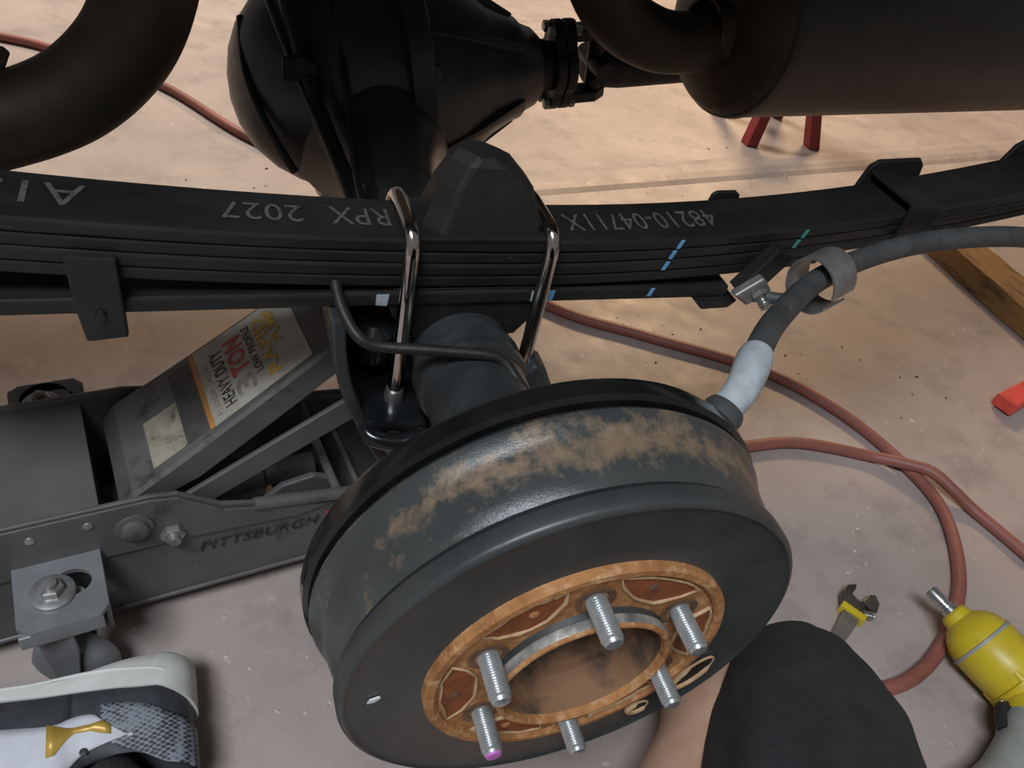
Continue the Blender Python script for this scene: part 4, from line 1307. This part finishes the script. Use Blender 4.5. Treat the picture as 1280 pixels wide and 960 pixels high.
strip('gold_mark', [(0.064, 0.45, 0.05), (0.070, 0.41, 0.075), (0.080, 0.40, 0.035), (0.092, 0.385, 0.03), (0.098, 0.38, 0.06), (0.106, 0.37, 0.12), (0.112, 0.36, 0.13)], 'shoe_gold', shoe)
for l, q in ((0.085, 0.68), (0.100, 0.76)):
    v, f = lathe_vf([(0, 0.0035), (0.0008, 0.003), (0.001, 0)], shoe_mark(l, q) , sw_, 14)
    link('eyelet', v, f, 'shoe_dark', shoe, True)
tube('lace', [shoe_mark(0.100, 0.76), shoe_mark(0.110, 0.86) + Z * 0.004, shoe_mark(0.122, 0.98) + Z * 0.006, shoe_mark(0.130, 1.15) + Z * 0.002], 0.0035, 'lace_olive', shoe)
tube('lace', [shoe_mark(0.150, 0.80), shoe_mark(0.152, 0.95) + Z * 0.003, shoe_mark(0.156, 1.12) + Z * 0.002], 0.0035, 'lace_olive', shoe)
tube('lace', [shoe_mark(0.130, 0.92), shoe_mark(0.142, 0.96) + Z * 0.004, shoe_mark(0.158, 1.0) + Z * 0.004, shoe_mark(0.17, 1.1)], 0.0035, 'lace_olive', shoe)

# ------------------------------------------------------------------ jack stand behind the muffler
js = thing('jack_stand', 'dark red jack stand partly hidden behind the muffler', 'jack stand', (1.30, 1.62, 0.0))
jc = V((1.30, 1.625, 0))
for (dx, dy) in ((-1, -1), (1, -1), (1, 1), (-1, 1)):
    foot = jc + V((dx * 0.105, dy * 0.10, 0))
    hd = jc + V((dx * 0.028, dy * 0.028, 0.30))
    d = (hd - foot)
    a1, b1, c1 = frame_from(d)
    pts4 = [foot + V((ex * 0.018, ey * 0.018, 0)) for ex, ey in ((-1, -1), (1, -1), (1, 1), (-1, 1))]
    pts4 += [hd + V((ex * 0.014, ey * 0.014, 0)) for ex, ey in ((-1, -1), (1, -1), (1, 1), (-1, 1))]
    bevel(link('leg', pts4, [(0, 1, 2, 3), (4, 5, 6, 7), (0, 1, 5, 4), (1, 2, 6, 5), (2, 3, 7, 6), (3, 0, 4, 7)], 'stand_red', js), 0.003)
tube('post', [jc + Z * 0.20, jc + Z * 0.40], 0.02, 'jack_dark', js, straight=True)
prism('saddle', [(-0.05, 0.0), (0.05, 0.0), (0.055, 0.025), (0.04, 0.025), (0.03, 0.012), (-0.03, 0.012), (-0.04, 0.025), (-0.055, 0.025)], jc + V((0, -0.02, 0.395)), X, Z, Y, 0.04, 'stand_red', js)
box('collar', (-0.045, -0.045, 0.28), (0.045, 0.045, 0.305), 'stand_red', js, 0.003, o=jc)

# ------------------------------------------------------------------ timber and red handle at the right
tv = V((0.0, 1, 0)).normalized()
tm = thing('timber_block', 'rough yellow-brown timber lying on the concrete past the brake cable', 'timber', (1.45, 0.85, 0.0))
vv, ff = [], []
for i in range(15):
    y = 0.45 + 0.05 * i
    j = [0.004 * (random.random() - 0.5) for _ in range(4)]
    x0 = 1.375 + 0.02 * (y - 0.8)
    vv += [V((x0 + j[0], y, 0.0)), V((x0 + 0.115 + j[1], y, 0.0)), V((x0 + 0.115, y, 0.052 + j[2])), V((x0 + 0.004, y, 0.052 + j[3]))]
for i in range(14):
    for k in range(4):
        ff.append((i * 4 + k, i * 4 + (k + 1) % 4, i * 4 + 4 + (k + 1) % 4, i * 4 + 4 + k))
ff += [(0, 1, 2, 3), (56, 57, 58, 59)]
bevel(link('beam', vv, ff, 'timber', tm), 0.004)
rh = thing('pry_tool', 'bright red flat tool handle lying on the bare concrete', 'tool', (1.2, 0.51, 0.0))
hu = V((0.93, 0.30, 0)).normalized()
hv = V((-hu.y, hu.x, 0))
prism('grip', [(0.0, -0.017), (0.004, -0.020), (0.16, -0.016), (0.16, 0.016), (0.004, 0.020), (0.0, 0.017)], V((1.122, 0.484, 0.004)), hu, hv, Z, 0.026, 'red_plastic', rh, bev=0.004)
prism('shank', [(0.155, -0.006), (0.215, -0.005), (0.215, 0.005), (0.155, 0.006)], V((1.122, 0.484, 0.008)), hu, hv, Z, 0.010, 'zinc', rh)

# ------------------------------------------------------------------ crumbs of dirt and paint chips on the floor
v, f = [], []
fm = []
chip_spots = [(0.62, 0.30, 10, 0.08, 1), (0.50, 0.74, 14, 0.07, 0), (-0.20, 0.30, 10, 0.10, 1), (-0.12, 0.24, 8, 0.06, 1), (1.0, 1.2, 16, 0.2, 0), (0.9, 0.6, 16, 0.15, 0), (-0.1, 1.2, 14, 0.2, 0), (0.7, 1.2, 14, 0.25, 0), (1.15, 1.45, 12, 0.1, 0), (0.55, -0.02, 6, 0.05, 1)]
for (cx_, cy_, nn, sp_, kd) in chip_spots:
    for _ in range(nn):
        x, y = random.gauss(cx_, sp_), random.gauss(cy_, sp_ * 0.7)
        r = random.uniform(0.0012, 0.0035)
        a = random.random() * 3
        n0 = len(v)
        for k in range(4):
            v.append(V((x + r * (1.6 if k % 2 else 0.8) * math.cos(a + k * PI / 2), y + r * (1.6 if k % 2 else 0.8) * math.sin(a + k * PI / 2), 0.0)))
        v.append(V((x, y, r * 0.8)))
        for k in range(4):
            f.append((n0 + k, n0 + (k + 1) % 4, n0 + 4))
            fm.append(kd)
dc = link('floor_grit', v, f, None, mats=['dirt_clod', 'pale_chip'], fmat=fm)
tag(dc, 'scattered dark crumbs and pale chips on the concrete', 'grit', kind='stuff')
